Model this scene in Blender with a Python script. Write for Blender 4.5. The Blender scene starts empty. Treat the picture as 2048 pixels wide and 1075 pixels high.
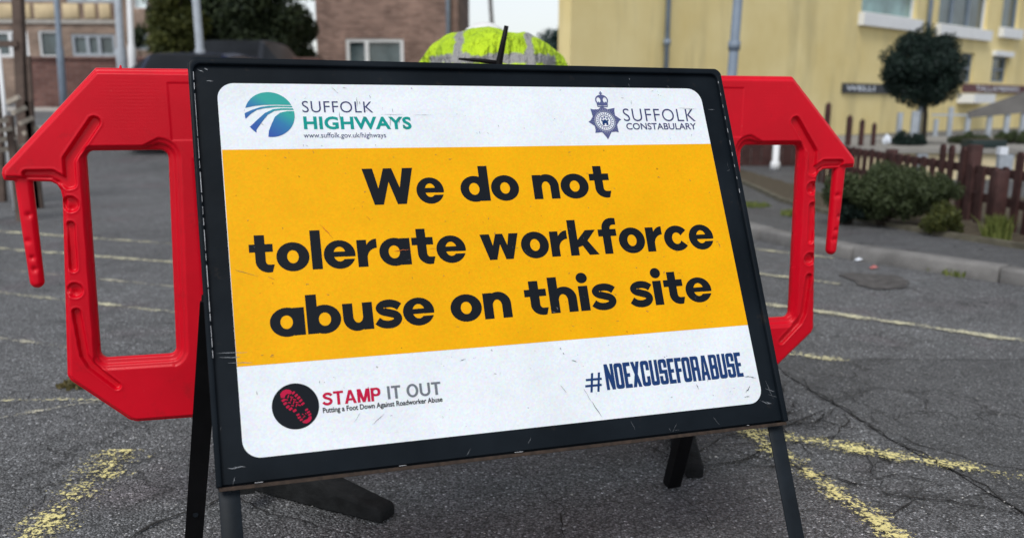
import bpy, bmesh, math, random
import numpy as np
from mathutils import Vector, Matrix
from mathutils.geometry import delaunay_2d_cdt
random.seed(7); rng = np.random.default_rng(7)
S = bpy.context.scene; C = S.collection

# ------------------------------------------------------------------ camera
CAM_H = .95; FOC = 1854.59; CX, CY = 1024., 630.2; PITCH, ROLL = .226816, .004557
_c, _s = math.cos(PITCH), math.sin(PITCH)
_f = Vector((0, _c, -_s)); _u0 = Vector((0, _s, _c)); _r0 = Vector((1, 0, 0))
CR = math.cos(ROLL)*_r0 + math.sin(ROLL)*_u0
CU = -math.sin(ROLL)*_r0 + math.cos(ROLL)*_u0
cam = bpy.data.cameras.new('camera'); co = bpy.data.objects.new('camera', cam); C.objects.link(co)
co.matrix_world = Matrix(((CR.x, CU.x, -_f.x, 0), (CR.y, CU.y, -_f.y, 0), (CR.z, CU.z, -_f.z, CAM_H), (0, 0, 0, 1)))
cam.sensor_width = 36; cam.lens = 36*FOC/2048; cam.shift_y = (CY-537.5)/2048
cam.clip_start = .05; cam.clip_end = 900
cam.dof.use_dof = True; cam.dof.focus_distance = 1.85; cam.dof.aperture_fstop = 3.3
S.camera = co
# ------------------------------------------------------------------ sky, sun, exposure
W = bpy.data.worlds.new('World'); S.world = W; W.use_nodes = True
wn = W.node_tree; wn.nodes.clear()
sky = wn.nodes.new('ShaderNodeTexSky'); sky.sky_type = 'NISHITA'; sky.sun_disc = False
sky.sun_elevation = math.radians(52); sky.sun_rotation = math.radians(200); sky.air_density = 1.; sky.dust_density = 1.; sky.ozone_density = 1.
hs = wn.nodes.new('ShaderNodeHueSaturation'); hs.inputs['Saturation'].default_value = .30
bg = wn.nodes.new('ShaderNodeBackground'); bg.inputs['Strength'].default_value = .122
wo = wn.nodes.new('ShaderNodeOutputWorld')
wn.links.new(sky.outputs[0], hs.inputs['Color']); wn.links.new(hs.outputs[0], bg.inputs[0]); wn.links.new(bg.outputs[0], wo.inputs[0])
sl = bpy.data.lights.new('sun', 'SUN'); sl.energy = 1.5; sl.angle = math.radians(25); sl.color = (1, .97, .92)
so = bpy.data.objects.new('sun', sl); C.objects.link(so)
so.rotation_euler = (math.radians(38), 0, math.radians(-20))
S.view_settings.view_transform = 'Standard'; S.view_settings.look = 'None'; S.view_settings.gamma = 1
S.view_settings.exposure = 0.31; S.view_settings.use_curve_mapping = False
S.cycles.max_bounces = 6; S.cycles.use_denoising = True

# ------------------------------------------------------------------ helpers
def ray(x, y): return _f + CR*((x-CX)/FOC) - CU*((y-CY)/FOC)
def at(x, y, Y):            # a point of the world at a known distance Y down the street
    d = ray(x, y); p = Vector((0, 0, CAM_H)) + d*(Y/d.y); return p
def gr(x, y, z=0.):
    d = ray(x, y); return Vector((0, 0, CAM_H)) + d*((z-CAM_H)/d.z)

def tag(o, label=None, cat=None, group=None, kind=None):
    if label: o['label'] = label
    if cat: o['category'] = cat
    if group: o['group'] = group
    if kind: o['kind'] = kind
    return o
def root(name, loc, label, cat, group=None, rz=0):
    o = bpy.data.objects.new(name, None); C.objects.link(o); o.location = loc; o.rotation_euler.z = rz
    o.empty_display_size = .1
    return tag(o, label, cat, group)
def wloc(o):
    v = Vector((0, 0, 0))
    while o: v += o.location; o = o.parent
    return v
def mk(name, verts, faces, mats, parent=None, midx=None, smooth=False, origin=None, uv=None, local=False):
    """verts in world coordinates unless local"""
    me = bpy.data.meshes.new(name)
    if parent is not None and not local: off = wloc(parent)
    elif origin is not None and not local: off = Vector(origin)
    else: off = Vector((0, 0, 0))
    V = np.asarray([tuple(v) for v in verts], float).reshape(-1, 3)-np.array(off)
    me.from_pydata(V.tolist(), [], [tuple(int(i) for i in f) for f in faces])
    if not isinstance(mats, (list, tuple)): mats = [mats]
    for m in mats: me.materials.append(m)
    if midx is not None: me.polygons.foreach_set('material_index', midx)
    if smooth: me.polygons.foreach_set('use_smooth', [True]*len(me.polygons))
    if uv is not None:
        l = me.uv_layers.new(name='UVMap'); li = np.empty(len(me.loops), int); me.loops.foreach_get('vertex_index', li)
        l.data.foreach_set('uv', np.asarray(uv, float)[li].ravel())
    me.update()
    o = bpy.data.objects.new(name, me); C.objects.link(o)
    if parent is not None: o.parent = parent
    elif origin is not None: o.location = origin
    return o
def bevel(o, w, seg=2, ang=35):
    m = o.modifiers.new('b', 'BEVEL'); m.width = w; m.segments = seg; m.limit_method = 'ANGLE'; m.angle_limit = math.radians(ang)
    for p in o.data.polygons: p.use_smooth = True
    m.harden_normals = False
    return o
class MB:
    def __init__(s): s.v = []; s.f = []; s.m = []
    def add(s, v, f, m=0):
        k = len(s.v); s.v += [tuple(p) for p in v]; s.f += [tuple(k+i for i in q) for q in f]; s.m += [m]*len(f); return s
    def box(s, a, b, m=0, M=None):
        x0, y0, z0 = a; x1, y1, z1 = b
        v = [Vector(p) for p in ((x0,y0,z0),(x1,y0,z0),(x1,y1,z0),(x0,y1,z0),(x0,y0,z1),(x1,y0,z1),(x1,y1,z1),(x0,y1,z1))]
        if M: v = [M @ p for p in v]
        return s.add(v, [(0,3,2,1),(4,5,6,7),(0,1,5,4),(1,2,6,5),(2,3,7,6),(3,0,4,7)], m)
    def bar(s, p, q, w, h, up=Vector((0,0,1)), m=0):
        p = Vector(p); q = Vector(q); d = (q-p); L = d.length; d.normalize(); a = d.cross(up)
        if a.length < 1e-4: a = Vector((1,0,0))
        a.normalize(); b = a.cross(d)
        M = Matrix(((a.x,d.x,b.x,p.x),(a.y,d.y,b.y,p.y),(a.z,d.z,b.z,p.z),(0,0,0,1)))
        return s.box((-w/2,0,-h/2),(w/2,L,h/2),m,M)
    def tube(s, pts, r, n=12, m=0, cap=True):
        pts = [Vector(p) for p in pts]; R = r if isinstance(r,(list,tuple)) else [r]*len(pts); k = len(s.v); N = len(pts)
        for i,p in enumerate(pts):
            d = (pts[min(i+1,N-1)]-pts[max(i-1,0)]).normalized(); a = d.cross(Vector((.31,.2,.93)) if abs(d.z)<.9 else Vector((1,.1,0))).normalized(); b = d.cross(a)
            for j in range(n):
                t = 2*math.pi*j/n; s.v.append(tuple(p+a*R[i]*math.cos(t)+b*R[i]*math.sin(t)))
        for i in range(N-1):
            for j in range(n):
                s.f.append((k+i*n+j,k+i*n+(j+1)%n,k+(i+1)*n+(j+1)%n,k+(i+1)*n+j)); s.m.append(m)
        if cap:
            s.f.append(tuple(k+j for j in range(n))[::-1]); s.f.append(tuple(k+(N-1)*n+j for j in range(n))); s.m += [m,m]
        return s
    def prism(s, poly, M, t, m=0):     # poly (x,y) extruded along local z 0..t
        n = len(poly); v = [M @ Vector((x,y,0)) for x,y in poly]+[M @ Vector((x,y,t)) for x,y in poly]
        return s.add(v, [tuple(range(n))[::-1], tuple(range(n,2*n))]+[(i,(i+1)%n,n+(i+1)%n,n+i) for i in range(n)], m)
    def build(s, name, mats, parent=None, smooth=False, origin=None, local=False):
        return mk(name, s.v, s.f, mats, parent, s.m, smooth, origin, None, local)

# ------------------------------------------------------------------ materials
def nodes(name):
    m = bpy.data.materials.new(name); m.use_nodes = True; nt = m.node_tree; b = nt.nodes['Principled BSDF']
    return m, nt, b
def N(nt, t, **kw):
    n = nt.nodes.new(t)
    for k, v in kw.items():
        if k.startswith('i_'): n.inputs[k[2:].replace('_', ' ')].default_value = v
        else: setattr(n, k, v)
    return n
def L(nt, a, b): nt.links.new(a, b)
def ramp(nt, fac, stops, interp='LINEAR'):
    r = nt.nodes.new('ShaderNodeValToRGB'); r.color_ramp.interpolation = interp; e = r.color_ramp.elements
    while len(e) < len(stops): e.new(.5)
    for i, (p, c) in enumerate(stops):
        e[i].position = p; e[i].color = (c, c, c, 1) if isinstance(c, (int, float)) else (*c, 1)
    L(nt, fac, r.inputs[0]); return r.outputs[0]
def mix(nt, fac, a, b, mode='MIX'):
    n = nt.nodes.new('ShaderNodeMix'); n.data_type = 'RGBA'; n.blend_type = mode
    for sock, v in ((n.inputs[0], fac), (n.inputs[6], a), (n.inputs[7], b)):
        if hasattr(v, 'is_output'): L(nt, v, sock)
        else: sock.default_value = v if not isinstance(v, tuple) else (*v, 1)[:4]
    return n.outputs[2]
def noise(nt, vec, scale, detail=4, rough=.55, out=0):
    n = N(nt, 'ShaderNodeTexNoise'); n.inputs['Scale'].default_value = scale; n.inputs['Detail'].default_value = detail; n.inputs['Roughness'].default_value = rough
    L(nt, vec, n.inputs['Vector']); return n.outputs[out]
def math_(nt, op, a, b=None, clamp=False):
    n = nt.nodes.new('ShaderNodeMath'); n.operation = op; n.use_clamp = clamp
    for i, v in enumerate((a, b)):
        if v is None: continue
        if hasattr(v, 'is_output'): L(nt, v, n.inputs[i])
        else: n.inputs[i].default_value = v
    return n.outputs[0]
def bump(nt, b, h, strength=.3, dist=.01):
    n = nt.nodes.new('ShaderNodeBump'); n.inputs['Strength'].default_value = strength; n.inputs['Distance'].default_value = dist
    L(nt, h, n.inputs['Height']); L(nt, n.outputs[0], b.inputs['Normal']); return n
def obj_vec(nt):
    g = N(nt, 'ShaderNodeNewGeometry'); return g.outputs['Position']
def simple(name, col, rough=.6, var=.12, scale=8, spec=.4, bmp=0., bs=60, metal=0.):
    m, nt, b = nodes(name); v = obj_vec(nt)
    f = noise(nt, v, scale, 5)
    a = tuple(c*(1-var) for c in col); d = tuple(min(1, c*(1+var)) for c in col)
    L(nt, mix(nt, ramp(nt, f, [(.3, 0.), (.7, 1.)]), a, d), b.inputs['Base Color'])
    b.inputs['Roughness'].default_value = rough; b.inputs['Specular IOR Level'].default_value = spec; b.inputs['Metallic'].default_value = metal
    if bmp: bump(nt, b, noise(nt, v, bs, 4), bmp, .01)
    return m

def asphalt(name, lo, hi, chip, tint=1.):
    m, nt, b = nodes(name); v = obj_vec(nt)
    vor = N(nt, 'ShaderNodeTexVoronoi'); vor.inputs['Scale'].default_value = 185; L(nt, v, vor.inputs['Vector'])
    sepc = N(nt, 'ShaderNodeSeparateColor'); L(nt, vor.outputs['Color'], sepc.inputs[0])
    vor2 = N(nt, 'ShaderNodeTexVoronoi'); vor2.inputs['Scale'].default_value = 420; L(nt, v, vor2.inputs['Vector'])
    sep2 = N(nt, 'ShaderNodeSeparateColor'); L(nt, vor2.outputs['Color'], sep2.inputs[0])
    cell = ramp(nt, sepc.outputs[0], [(0, lo), (.75, hi), (.965, hi*1.3), (.99, chip)])
    fine = ramp(nt, sep2.outputs[0], [(0, .7), (.8, 1.1), (1, 1.5)])
    c = mix(nt, 1., cell, fine, 'MULTIPLY')
    c = mix(nt, 1., c, ramp(nt, vor.outputs['Distance'], [(.15, 1.25), (.5, .95), (.75, .38)]), 'MULTIPLY')  # bitumen between the stones, with crevice shade painted into the colour
    big = ramp(nt, noise(nt, v, .8, 6, .62), [(.3, .74), (.52, 1.), (.7, 1.24)])
    c = mix(nt, 1., c, big, 'MULTIPLY')
    mid = ramp(nt, noise(nt, v, 9, 5, .6), [(.3, .8), (.7, 1.18)])
    c = mix(nt, 1., c, mid, 'MULTIPLY')
    # brown and purple tinge in patches
    tn = ramp(nt, noise(nt, v, 1.7, 4), [(.56, 0.), (.74, .8*tint)])
    c = mix(nt, tn, c, mix(nt, 1., c, (1.12, .93, .98), 'MULTIPLY'))
    tg = ramp(nt, noise(nt, v, 2.3, 4, .6), [(.2, .6*tint), (.42, 0.)])
    c = mix(nt, tg, c, mix(nt, 1., c, (.9, 1.0, .97), 'MULTIPLY'))
    c = mix(nt, 1., c, (.975, 1.0, 1.045), 'MULTIPLY')
    # open cracks, crazed areas only: the shade inside painted near black
    wv = N(nt, 'ShaderNodeVectorMath', operation='ADD'); nn = noise(nt, v, 7, 4, .6, 1)
    sc = N(nt, 'ShaderNodeVectorMath', operation='SCALE'); L(nt, nn, sc.inputs[0]); sc.inputs['Scale'].default_value = .22
    L(nt, v, wv.inputs[0]); L(nt, sc.outputs[0], wv.inputs[1])
    ve = N(nt, 'ShaderNodeTexVoronoi', feature='DISTANCE_TO_EDGE'); ve.inputs['Scale'].default_value = 4.2; L(nt, wv.outputs[0], ve.inputs['Vector'])
    crk = ramp(nt, ve.outputs['Distance'], [(.0, 1.), (.012, .8), (.03, 0.)])
    area = ramp(nt, noise(nt, v, 1.1, 3), [(.52, 0.), (.6, 1.)])
    crk = math_(nt, 'MULTIPLY', math_(nt, 'MULTIPLY', crk, area), .6)
    c = mix(nt, crk, c, (.012, .012, .012))
    # small holes, drawn only as dark shade in the colour
    pit = ramp(nt, noise(nt, v, 34, 3, .7), [(.25, 1.), (.33, 0.)])
    c = mix(nt, math_(nt, 'MULTIPLY', pit, .7), c, (.025, .025, .025))
    L(nt, c, b.inputs['Base Color'])
    L(nt, ramp(nt, sepc.outputs[1], [(0, .62), (1, .85)]), b.inputs['Roughness']); b.inputs['Specular IOR Level'].default_value = .6
    hgt = math_(nt, 'SUBTRACT', math_(nt, 'ADD', math_(nt, 'MULTIPLY', vor.outputs['Distance'], -1.), math_(nt, 'MULTIPLY', noise(nt, v, 60, 4), .8)), math_(nt, 'MULTIPLY', crk, 2.))
    bump(nt, b, hgt, 1., .007)
    return m
M_ASPH = asphalt('asphalt', .060, .225, .68)
M_PATCH = asphalt('newer_asphalt', .06, .16, .4, .3)
M_PAVE = asphalt('pavement_asphalt', .07, .17, .35, .6)

def worn_paint(name, wear, col=(.72, .63, .30)):
    m, nt, b = nodes(name); v = obj_vec(nt)
    uv = N(nt, 'ShaderNodeUVMap'); sx = N(nt, 'ShaderNodeSeparateXYZ'); L(nt, uv.outputs[0], sx.inputs[0])
    e = math_(nt, 'MULTIPLY', math_(nt, 'ABSOLUTE', math_(nt, 'SUBTRACT', sx.outputs[1], .5)), 2.)   # 0 middle .. 1 edge
    e = ramp(nt, e, [(.1, 0.), (1., .15)])
    n1 = noise(nt, v, 88, 3, .8); n2 = noise(nt, v, 9, 4, .6); n3 = noise(nt, v, 2.6, 2)
    s = math_(nt, 'ADD', math_(nt, 'MULTIPLY', n1, .78), math_(nt, 'ADD', math_(nt, 'MULTIPLY', n2, .40), math_(nt, 'MULTIPLY', n3, .28)))
    s = math_(nt, 'SUBTRACT', s, e)
    a = ramp(nt, s, [(wear, 0.), (wear+.025, 1.)])
    c = mix(nt, ramp(nt, noise(nt, v, 40, 4), [(.3, 0.), (.7, 1.)]), tuple(x*.8 for x in col), tuple(min(1, x*1.12) for x in col))
    L(nt, c, b.inputs['Base Color']); b.inputs['Roughness'].default_value = .7
    bump(nt, b, n1, .5, .003)
    tr = N(nt, 'ShaderNodeBsdfTransparent'); mx = N(nt, 'ShaderNodeMixShader')
    L(nt, a, mx.inputs[0]); L(nt, tr.outputs[0], mx.inputs[1]); L(nt, b.outputs[0], mx.inputs[2])
    L(nt, mx.outputs[0], nt.nodes['Material Output'].inputs[0])
    return m

def plastic_red():
    m, nt, b = nodes('red_plastic'); v = obj_vec(nt)
    f = noise(nt, v, 6, 4)
    c = mix(nt, ramp(nt, f, [(.3, 0.), (.7, 1.)]), (.60, .001, .013), (.74, .0015, .018))
    # scuffs
    sc = ramp(nt, noise(nt, v, 60, 6, .75), [(.66, 0.), (.72, .5)])
    c = mix(nt, sc, c, (.72, .10, .09))
    dirt = ramp(nt, noise(nt, v, 14, 6, .7), [(.58, 0.), (.75, .45)])
    c = mix(nt, dirt, c, (.30, .012, .015))
    L(nt, c, b.inputs['Base Color'])
    b.inputs['Roughness'].default_value = .34; b.inputs['Specular IOR Level'].default_value = .28
    bump(nt, b, noise(nt, v, 420, 3, .6), .22, .002)
    return m
M_RED = plastic_red()

def sheet(name, col, rough=.5, dirt=.5, dirtcol=(.1, .11, .12), mott=.05, spec=.12):
    m, nt, b = nodes(name); v = obj_vec(nt)
    f = noise(nt, v, 9, 5)
    c = mix(nt, ramp(nt, f, [(.3, 0.), (.7, 1.)]), tuple(x*(1-mott) for x in col), tuple(min(1, x*(1+mott)) for x in col))
    # retroreflective honeycomb grain
    vo = N(nt, 'ShaderNodeTexVoronoi'); vo.inputs['Scale'].default_value = 260; L(nt, v, vo.inputs['Vector'])
    c = mix(nt, .10, c, mix(nt, 1., c, vo.outputs['Color'], 'MULTIPLY'))
    # specks and smears
    sp = ramp(nt, noise(nt, v, 95, 3, .5), [(.735, 0.), (.76, dirt)])
    c = mix(nt, sp, c, dirtcol)
    mp = N(nt, 'ShaderNodeMapping'); mp.inputs['Scale'].default_value = (26, 26, 120); L(nt, v, mp.inputs[0])
    sm = ramp(nt, noise(nt, mp.outputs[0], 1, 5, .7), [(.67, 0.), (.8, dirt*.55)])
    c = mix(nt, sm, c, dirtcol)
    L(nt, c, b.inputs['Base Color']); b.inputs['Roughness'].default_value = rough; b.inputs['Specular IOR Level'].default_value = spec
    return m
M_WHITE = sheet('white_sheeting', (.82, .87, .92))
M_YEL = sheet('yellow_sheeting', (.90, .435, .001), dirtcol=(.25, .12, .01), dirt=.7)
M_INK = sheet('black_print', (.006, .009, .014), dirt=.10, dirtcol=(.2, .2, .2))
M_NAVY = sheet('navy_print', (.012, .045, .16), dirt=.3, dirtcol=(.5, .5, .6))
M_PURP = sheet('purple_navy_print', (.045, .05, .15), dirt=.3, dirtcol=(.5, .5, .6))
M_CREST = sheet('crest_print', (.10, .115, .26), dirt=.2, dirtcol=(.5, .5, .6))
M_TEAL = sheet('teal_print', (.005, .30, .27), dirt=.3, dirtcol=(.6, .6, .6))
M_CRIM = sheet('crimson_print', (.52, .008, .055))
M_GREY = sheet('grey_print', (.17, .19, .22))
def disc_mat():
    m, nt, b = nodes('blue_teal_print'); uv = N(nt, 'ShaderNodeUVMap'); sx = N(nt, 'ShaderNodeSeparateXYZ'); L(nt, uv.outputs[0], sx.inputs[0])
    g = math_(nt, 'ADD', math_(nt, 'MULTIPLY', sx.outputs[0], .35), math_(nt, 'MULTIPLY', sx.outputs[1], .5))
    g = math_(nt, 'ADD', g, .45)
    L(nt, ramp(nt, g, [(.0, (.008, .075, .36)), (.42, (.008, .17, .38)), (.72, (.01, .34, .31))]), b.inputs['Base Color']); b.inputs['Roughness'].default_value = .35
    return m
M_DISC = disc_mat()
def frame_mat():
    m, nt, b = nodes('black_frame_paint'); v = obj_vec(nt)
    c = mix(nt, ramp(nt, noise(nt, v, 5, 5, .6), [(.3, 0.), (.7, 1.)]), (.003, .0055, .0085), (.009, .0135, .019))
    mp = N(nt, 'ShaderNodeMapping'); mp.inputs['Scale'].default_value = (14, 14, 90); mp.inputs['Rotation'].default_value = (0, .35, .2); L(nt, v, mp.inputs[0])
    s = ramp(nt, noise(nt, mp.outputs[0], 3, 6, .8), [(.73, 0.), (.78, .35)])
    c = mix(nt, s, c, (.22, .24, .26))
    r = ramp(nt, noise(nt, v, 22, 6, .7), [(.62, 0.), (.75, .5)])
    c = mix(nt, r, c, (.045, .036, .03))
    L(nt, c, b.inputs['Base Color']); L(nt, ramp(nt, noise(nt, v, 12, 4), [(.3, .35), (.7, .6)]), b.inputs['Roughness']); b.inputs['Specular IOR Level'].default_value = .09
    bump(nt, b, noise(nt, v, 25, 5), .12, .004)
    return m
M_FRAME = frame_mat()
M_LEG = simple('black_steel', (.005, .005, .006), .5, .3, 20, .15)
M_LEGF = simple('blue_black_steel', (.009, .013, .018), .5, .3, 25, .15)
M_RUST = simple('rust', (.035, .022, .015), .8, .5, 90)
M_WORN = simple('bare_metal', (.42, .43, .46), .5, .3, 80)
M_RUB = simple('black_rubber', (.017, .018, .019), .8, .45, 25, .15, .4, 80)
M_YWALL = None
def render_wall():
    m, nt, b = nodes('yellow_render'); v = obj_vec(nt)
    c = mix(nt, ramp(nt, noise(nt, v, .7, 5, .6), [(.3, 0.), (.7, 1.)]), (.76, .61, .27), (.87, .74, .39))
    mp = N(nt, 'ShaderNodeMapping'); mp.inputs['Scale'].default_value = (1.1, 1.1, .18); L(nt, v, mp.inputs[0])
    st = ramp(nt, noise(nt, mp.outputs[0], 1.2, 6, .65), [(.5, 0.), (.72, .55)])
    c = mix(nt, st, c, (.44, .37, .19))
    L(nt, c, b.inputs['Base Color']); b.inputs['Roughness'].default_value = .9
    bump(nt, b, noise(nt, v, 30, 4), .3, .02); return m
M_YWALL = render_wall()
def brick_mat(name, c1, c2, mortar, sc=1.):
    m, nt, b = nodes(name); v = obj_vec(nt)
    mp = N(nt, 'ShaderNodeMapping'); mp.inputs['Rotation'].default_value = (math.radians(90), 0, 0); L(nt, v, mp.inputs[0])
    bt = N(nt, 'ShaderNodeTexBrick'); L(nt, mp.outputs[0], bt.inputs['Vector'])
    bt.inputs['Scale'].default_value = 1.; bt.inputs['Brick Width'].default_value = .225; bt.inputs['Row Height'].default_value = .075; bt.inputs['Mortar Size'].default_value = .006
    bt.inputs['Color1'].default_value = (*c1, 1); bt.inputs['Color2'].default_value = (*c2, 1); bt.inputs['Mortar'].default_value = (*mortar, 1)
    c = mix(nt, 1., bt.outputs['Color'], ramp(nt, noise(nt, v, 1.6, 6, .65), [(.3, .65), (.7, 1.35)]), 'MULTIPLY')
    L(nt, c, b.inputs['Base Color']); b.inputs['Roughness'].default_value = .9
    bump(nt, b, bt.outputs['Fac'], -.4, .01); return m
M_BR1 = brick_mat('brown_brick', (.18, .105, .085), (.30, .19, .155), (.28, .24, .21))
M_BR2 = brick_mat('red_brown_brick', (.115, .05, .042), (.17, .085, .07), (.16, .12, .11))
M_BR3 = brick_mat('tan_brick', (.22, .15, .115), (.31, .22, .17), (.3, .26, .22))
M_CREAM = simple('cream_panel', (.62, .50, .31), .8, .18, 2)
M_UPVC = simple('white_window_frame', (.78, .80, .82), .4, .05, 4)
M_CONC = simple('pale_concrete', (.42, .40, .37), .85, .15, 6, .3, .2, 40)
M_KERB = simple('kerb_concrete', (.20, .195, .19), .85, .22, 9, .3, .3, 60)
M_EDGE = simple('mossy_edging', (.13, .12, .09), .9, .35, 12, .2, .3, 60)
M_GPAINT = simple('grey_paint', (.20, .25, .32), .5, .12, 5)
M_GALV = simple('galvanised_steel', (.36, .40, .45), .5, .15, 9)
M_FENCE = simple('red_brown_stain', (.058, .026, .024), .75, .35, 12, .3, .3, 50)
M_WOOD = simple('weathered_timber', (.42, .37, .31), .85, .3, 14, .2, .3, 60)
M_WOODD = simple('dark_timber', (.105, .075, .062), .85, .3, 10)
M_BARK = simple('bark', (.06, .05, .04), .9, .35, 30, .2, .4, 60)
M_TERR = simple('terrace_slab', (.27, .26, .24), .9, .2, 3)
M_SOIL = simple('planting_soil', (.085, .07, .05), .95, .4, 20, .2, .5, 60)
M_CWALL = simple('cream_render', (.62, .53, .34), .9, .2, 3)
M_PALE = simple('pale_far_render', (.62, .66, .68), .9, .05, 1)
M_DKPLATE = simple('name_board', (.03, .035, .045), .5, .2, 6)
M_LETW = simple('white_letters', (.75, .80, .88), .5, .05, 6)
M_MAROON = simple('maroon_sign_paint', (.10, .035, .04), .6, .2, 5)
M_ROOF = simple('grey_roof', (.15, .145, .14), .8, .2, 3)
M_TYRE = simple('tyre', (.02, .02, .02), .8, .2, 20)
def glass(name, col, rough=.08):
    m, nt, b = nodes(name); v = obj_vec(nt)
    L(nt, mix(nt, ramp(nt, noise(nt, v, 1.2, 3), [(.3, 0.), (.7, 1.)]), tuple(c*.5 for c in col), tuple(min(1, c*1.6) for c in col)), b.inputs['Base Color'])
    b.inputs['Roughness'].default_value = rough; b.inputs['Specular IOR Level'].default_value = .6; return m
M_GLC = simple('dark_car_glass', (.012, .014, .017), .3, .3, 2, .15); M_GL = glass('window_glass', (.07, .10, .11)); M_GLB = glass('curtained_glass', (.20, .33, .34)); M_GLP = glass('pale_glass', (.55, .66, .72))
def paint(name, col):
    m, nt, b = nodes(name); b.inputs['Base Color'].default_value = (*col, 1); b.inputs['Roughness'].default_value = .25
    b.inputs['Specular IOR Level'].default_value = .15; b.inputs['Coat Weight'].default_value = .12; v = obj_vec(nt); bump(nt, b, noise(nt, v, 3, 2), .05, .01); return m
M_CARN = paint('navy_car_paint', (.008, .012, .035)); M_CARG = paint('dark_grey_car_paint', (.03, .034, .042))
def leaf_mat(name, a, d, trans=.25):
    m, nt, b = nodes(name); v = obj_vec(nt); g = N(nt, 'ShaderNodeNewGeometry')
    f = math_(nt, 'ADD', math_(nt, 'MULTIPLY', g.outputs['Random Per Island'], .6), math_(nt, 'MULTIPLY', noise(nt, v, 1.5, 3), .6))
    L(nt, ramp(nt, f, [(.25, a), (.85, d)]), b.inputs['Base Color']); b.inputs['Roughness'].default_value = .6; b.inputs['Specular IOR Level'].default_value = .3
    tl = N(nt, 'ShaderNodeBsdfTranslucent'); tl.inputs[0].default_value = (*[c*1.3 for c in d], 1)
    mx = N(nt, 'ShaderNodeMixShader'); mx.inputs[0].default_value = trans
    L(nt, b.outputs[0], mx.inputs[1]); L(nt, tl.outputs[0], mx.inputs[2]); L(nt, mx.outputs[0], nt.nodes['Material Output'].inputs[0]); return m
M_LF_DARK = leaf_mat('dark_leaves', (.006, .014, .014), (.022, .045, .034))
M_LF_TREE = leaf_mat('tree_leaves', (.010, .020, .014), (.045, .065, .028))
M_LF_OLIVE = leaf_mat('olive_leaves', (.03, .045, .012), (.11, .12, .03))
M_LF_BUSH = leaf_mat('bush_leaves', (.03, .045, .02), (.075, .10, .042))
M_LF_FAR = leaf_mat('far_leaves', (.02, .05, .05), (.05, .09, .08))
M_WEED = leaf_mat('weed_leaves', (.06, .09, .02), (.19, .22, .06))

# ------------------------------------------------------------------ ground
def sstep(a, b, x):
    t = np.clip((x-a)/(b-a), 0, 1); return t*t*(3-2*t)
def gz(x, y):
    x = np.asarray(x, float); y = np.asarray(y, float)
    return .82*sstep(9, 20, y)*(1-sstep(.5, 3., x)) + .15*sstep(13, 20, y)*sstep(.5, 3., x)
def ground_mesh():
    xs = np.unique(np.concatenate([np.linspace(-300, -14, 14), np.linspace(-14, 14, 85), np.linspace(14, 300, 14)]))
    ys = np.unique(np.concatenate([np.linspace(-60, -2, 6), np.linspace(-2, 24, 79), np.linspace(24, 500, 20)]))
    X, Y = np.meshgrid(xs, ys); Z = gz(X, Y); n, mm = X.shape
    V = np.stack([X, Y, Z], -1).reshape(-1, 3)
    F = [(j*mm+i, j*mm+i+1, (j+1)*mm+i+1, (j+1)*mm+i) for j in range(n-1) for i in range(mm-1)]
    o = mk('ground', V, F, M_ASPH, smooth=True); tag(o, kind='structure', label='worn grey asphalt road and parking ground')
ground_mesh()

def fill(polys, kind=1):
    """painter-order 2D union; polys = [(pts, value)]; value -1 erases. returns verts2d, faces, vals"""
    vs = []; fs = []; 
    for pts, val in polys:
        pts = [Vector((float(p[0]), float(p[1]))) for p in pts]
        a = sum(pts[i].x*pts[(i+1) % len(pts)].y-pts[(i+1) % len(pts)].x*pts[i].y for i in range(len(pts)))
        if a < 0: pts = pts[::-1]
        fs.append(list(range(len(vs), len(vs)+len(pts)))); vs += pts
    ov, oe, of, _, _, orig = delaunay_2d_cdt(vs, [], fs, 1, 1e-6)
    F = []; M = []
    for f, o in zip(of, orig):
        if not o: continue
        val = polys[max(o)][1]
        if val < 0: continue
        F.append(tuple(f)); M.append(val)
    return [(v.x, v.y) for v in ov], F, M

def sheet_poly(name, pts, z, mat, kind='structure', label=None, jag=0., parent=None):
    P = []
    n = len(pts)
    for i in range(n):
        a = Vector(pts[i]); b = Vector(pts[(i+1) % n]); k = max(1, int((b-a).length/.12)) if jag else 1
        for j in range(k):
            p = a+(b-a)*(j/k)
            if jag: p = p+Vector((random.uniform(-jag, jag), random.uniform(-jag, jag)))
            P.append(p)
    v, f, m = fill([(P, 0)])
    o = mk(name, [(x, y, z+float(gz(x, y))) for x, y in v], f, mat, parent)
    if parent is None: tag(o, label=label, kind=kind)
    return o
# newer asphalt patch on the right
sheet_poly('road', [(.99, 3.385), (4.6, 3.43), (4.6, 1.2), (1.42, 1.2), (1.222, 2.049), (1.166, 2.31), (1.082, 2.574), (.986, 3.2)], .004, M_PATCH, label='newer dark asphalt patch in the road right of the sign', jag=.008)
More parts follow.
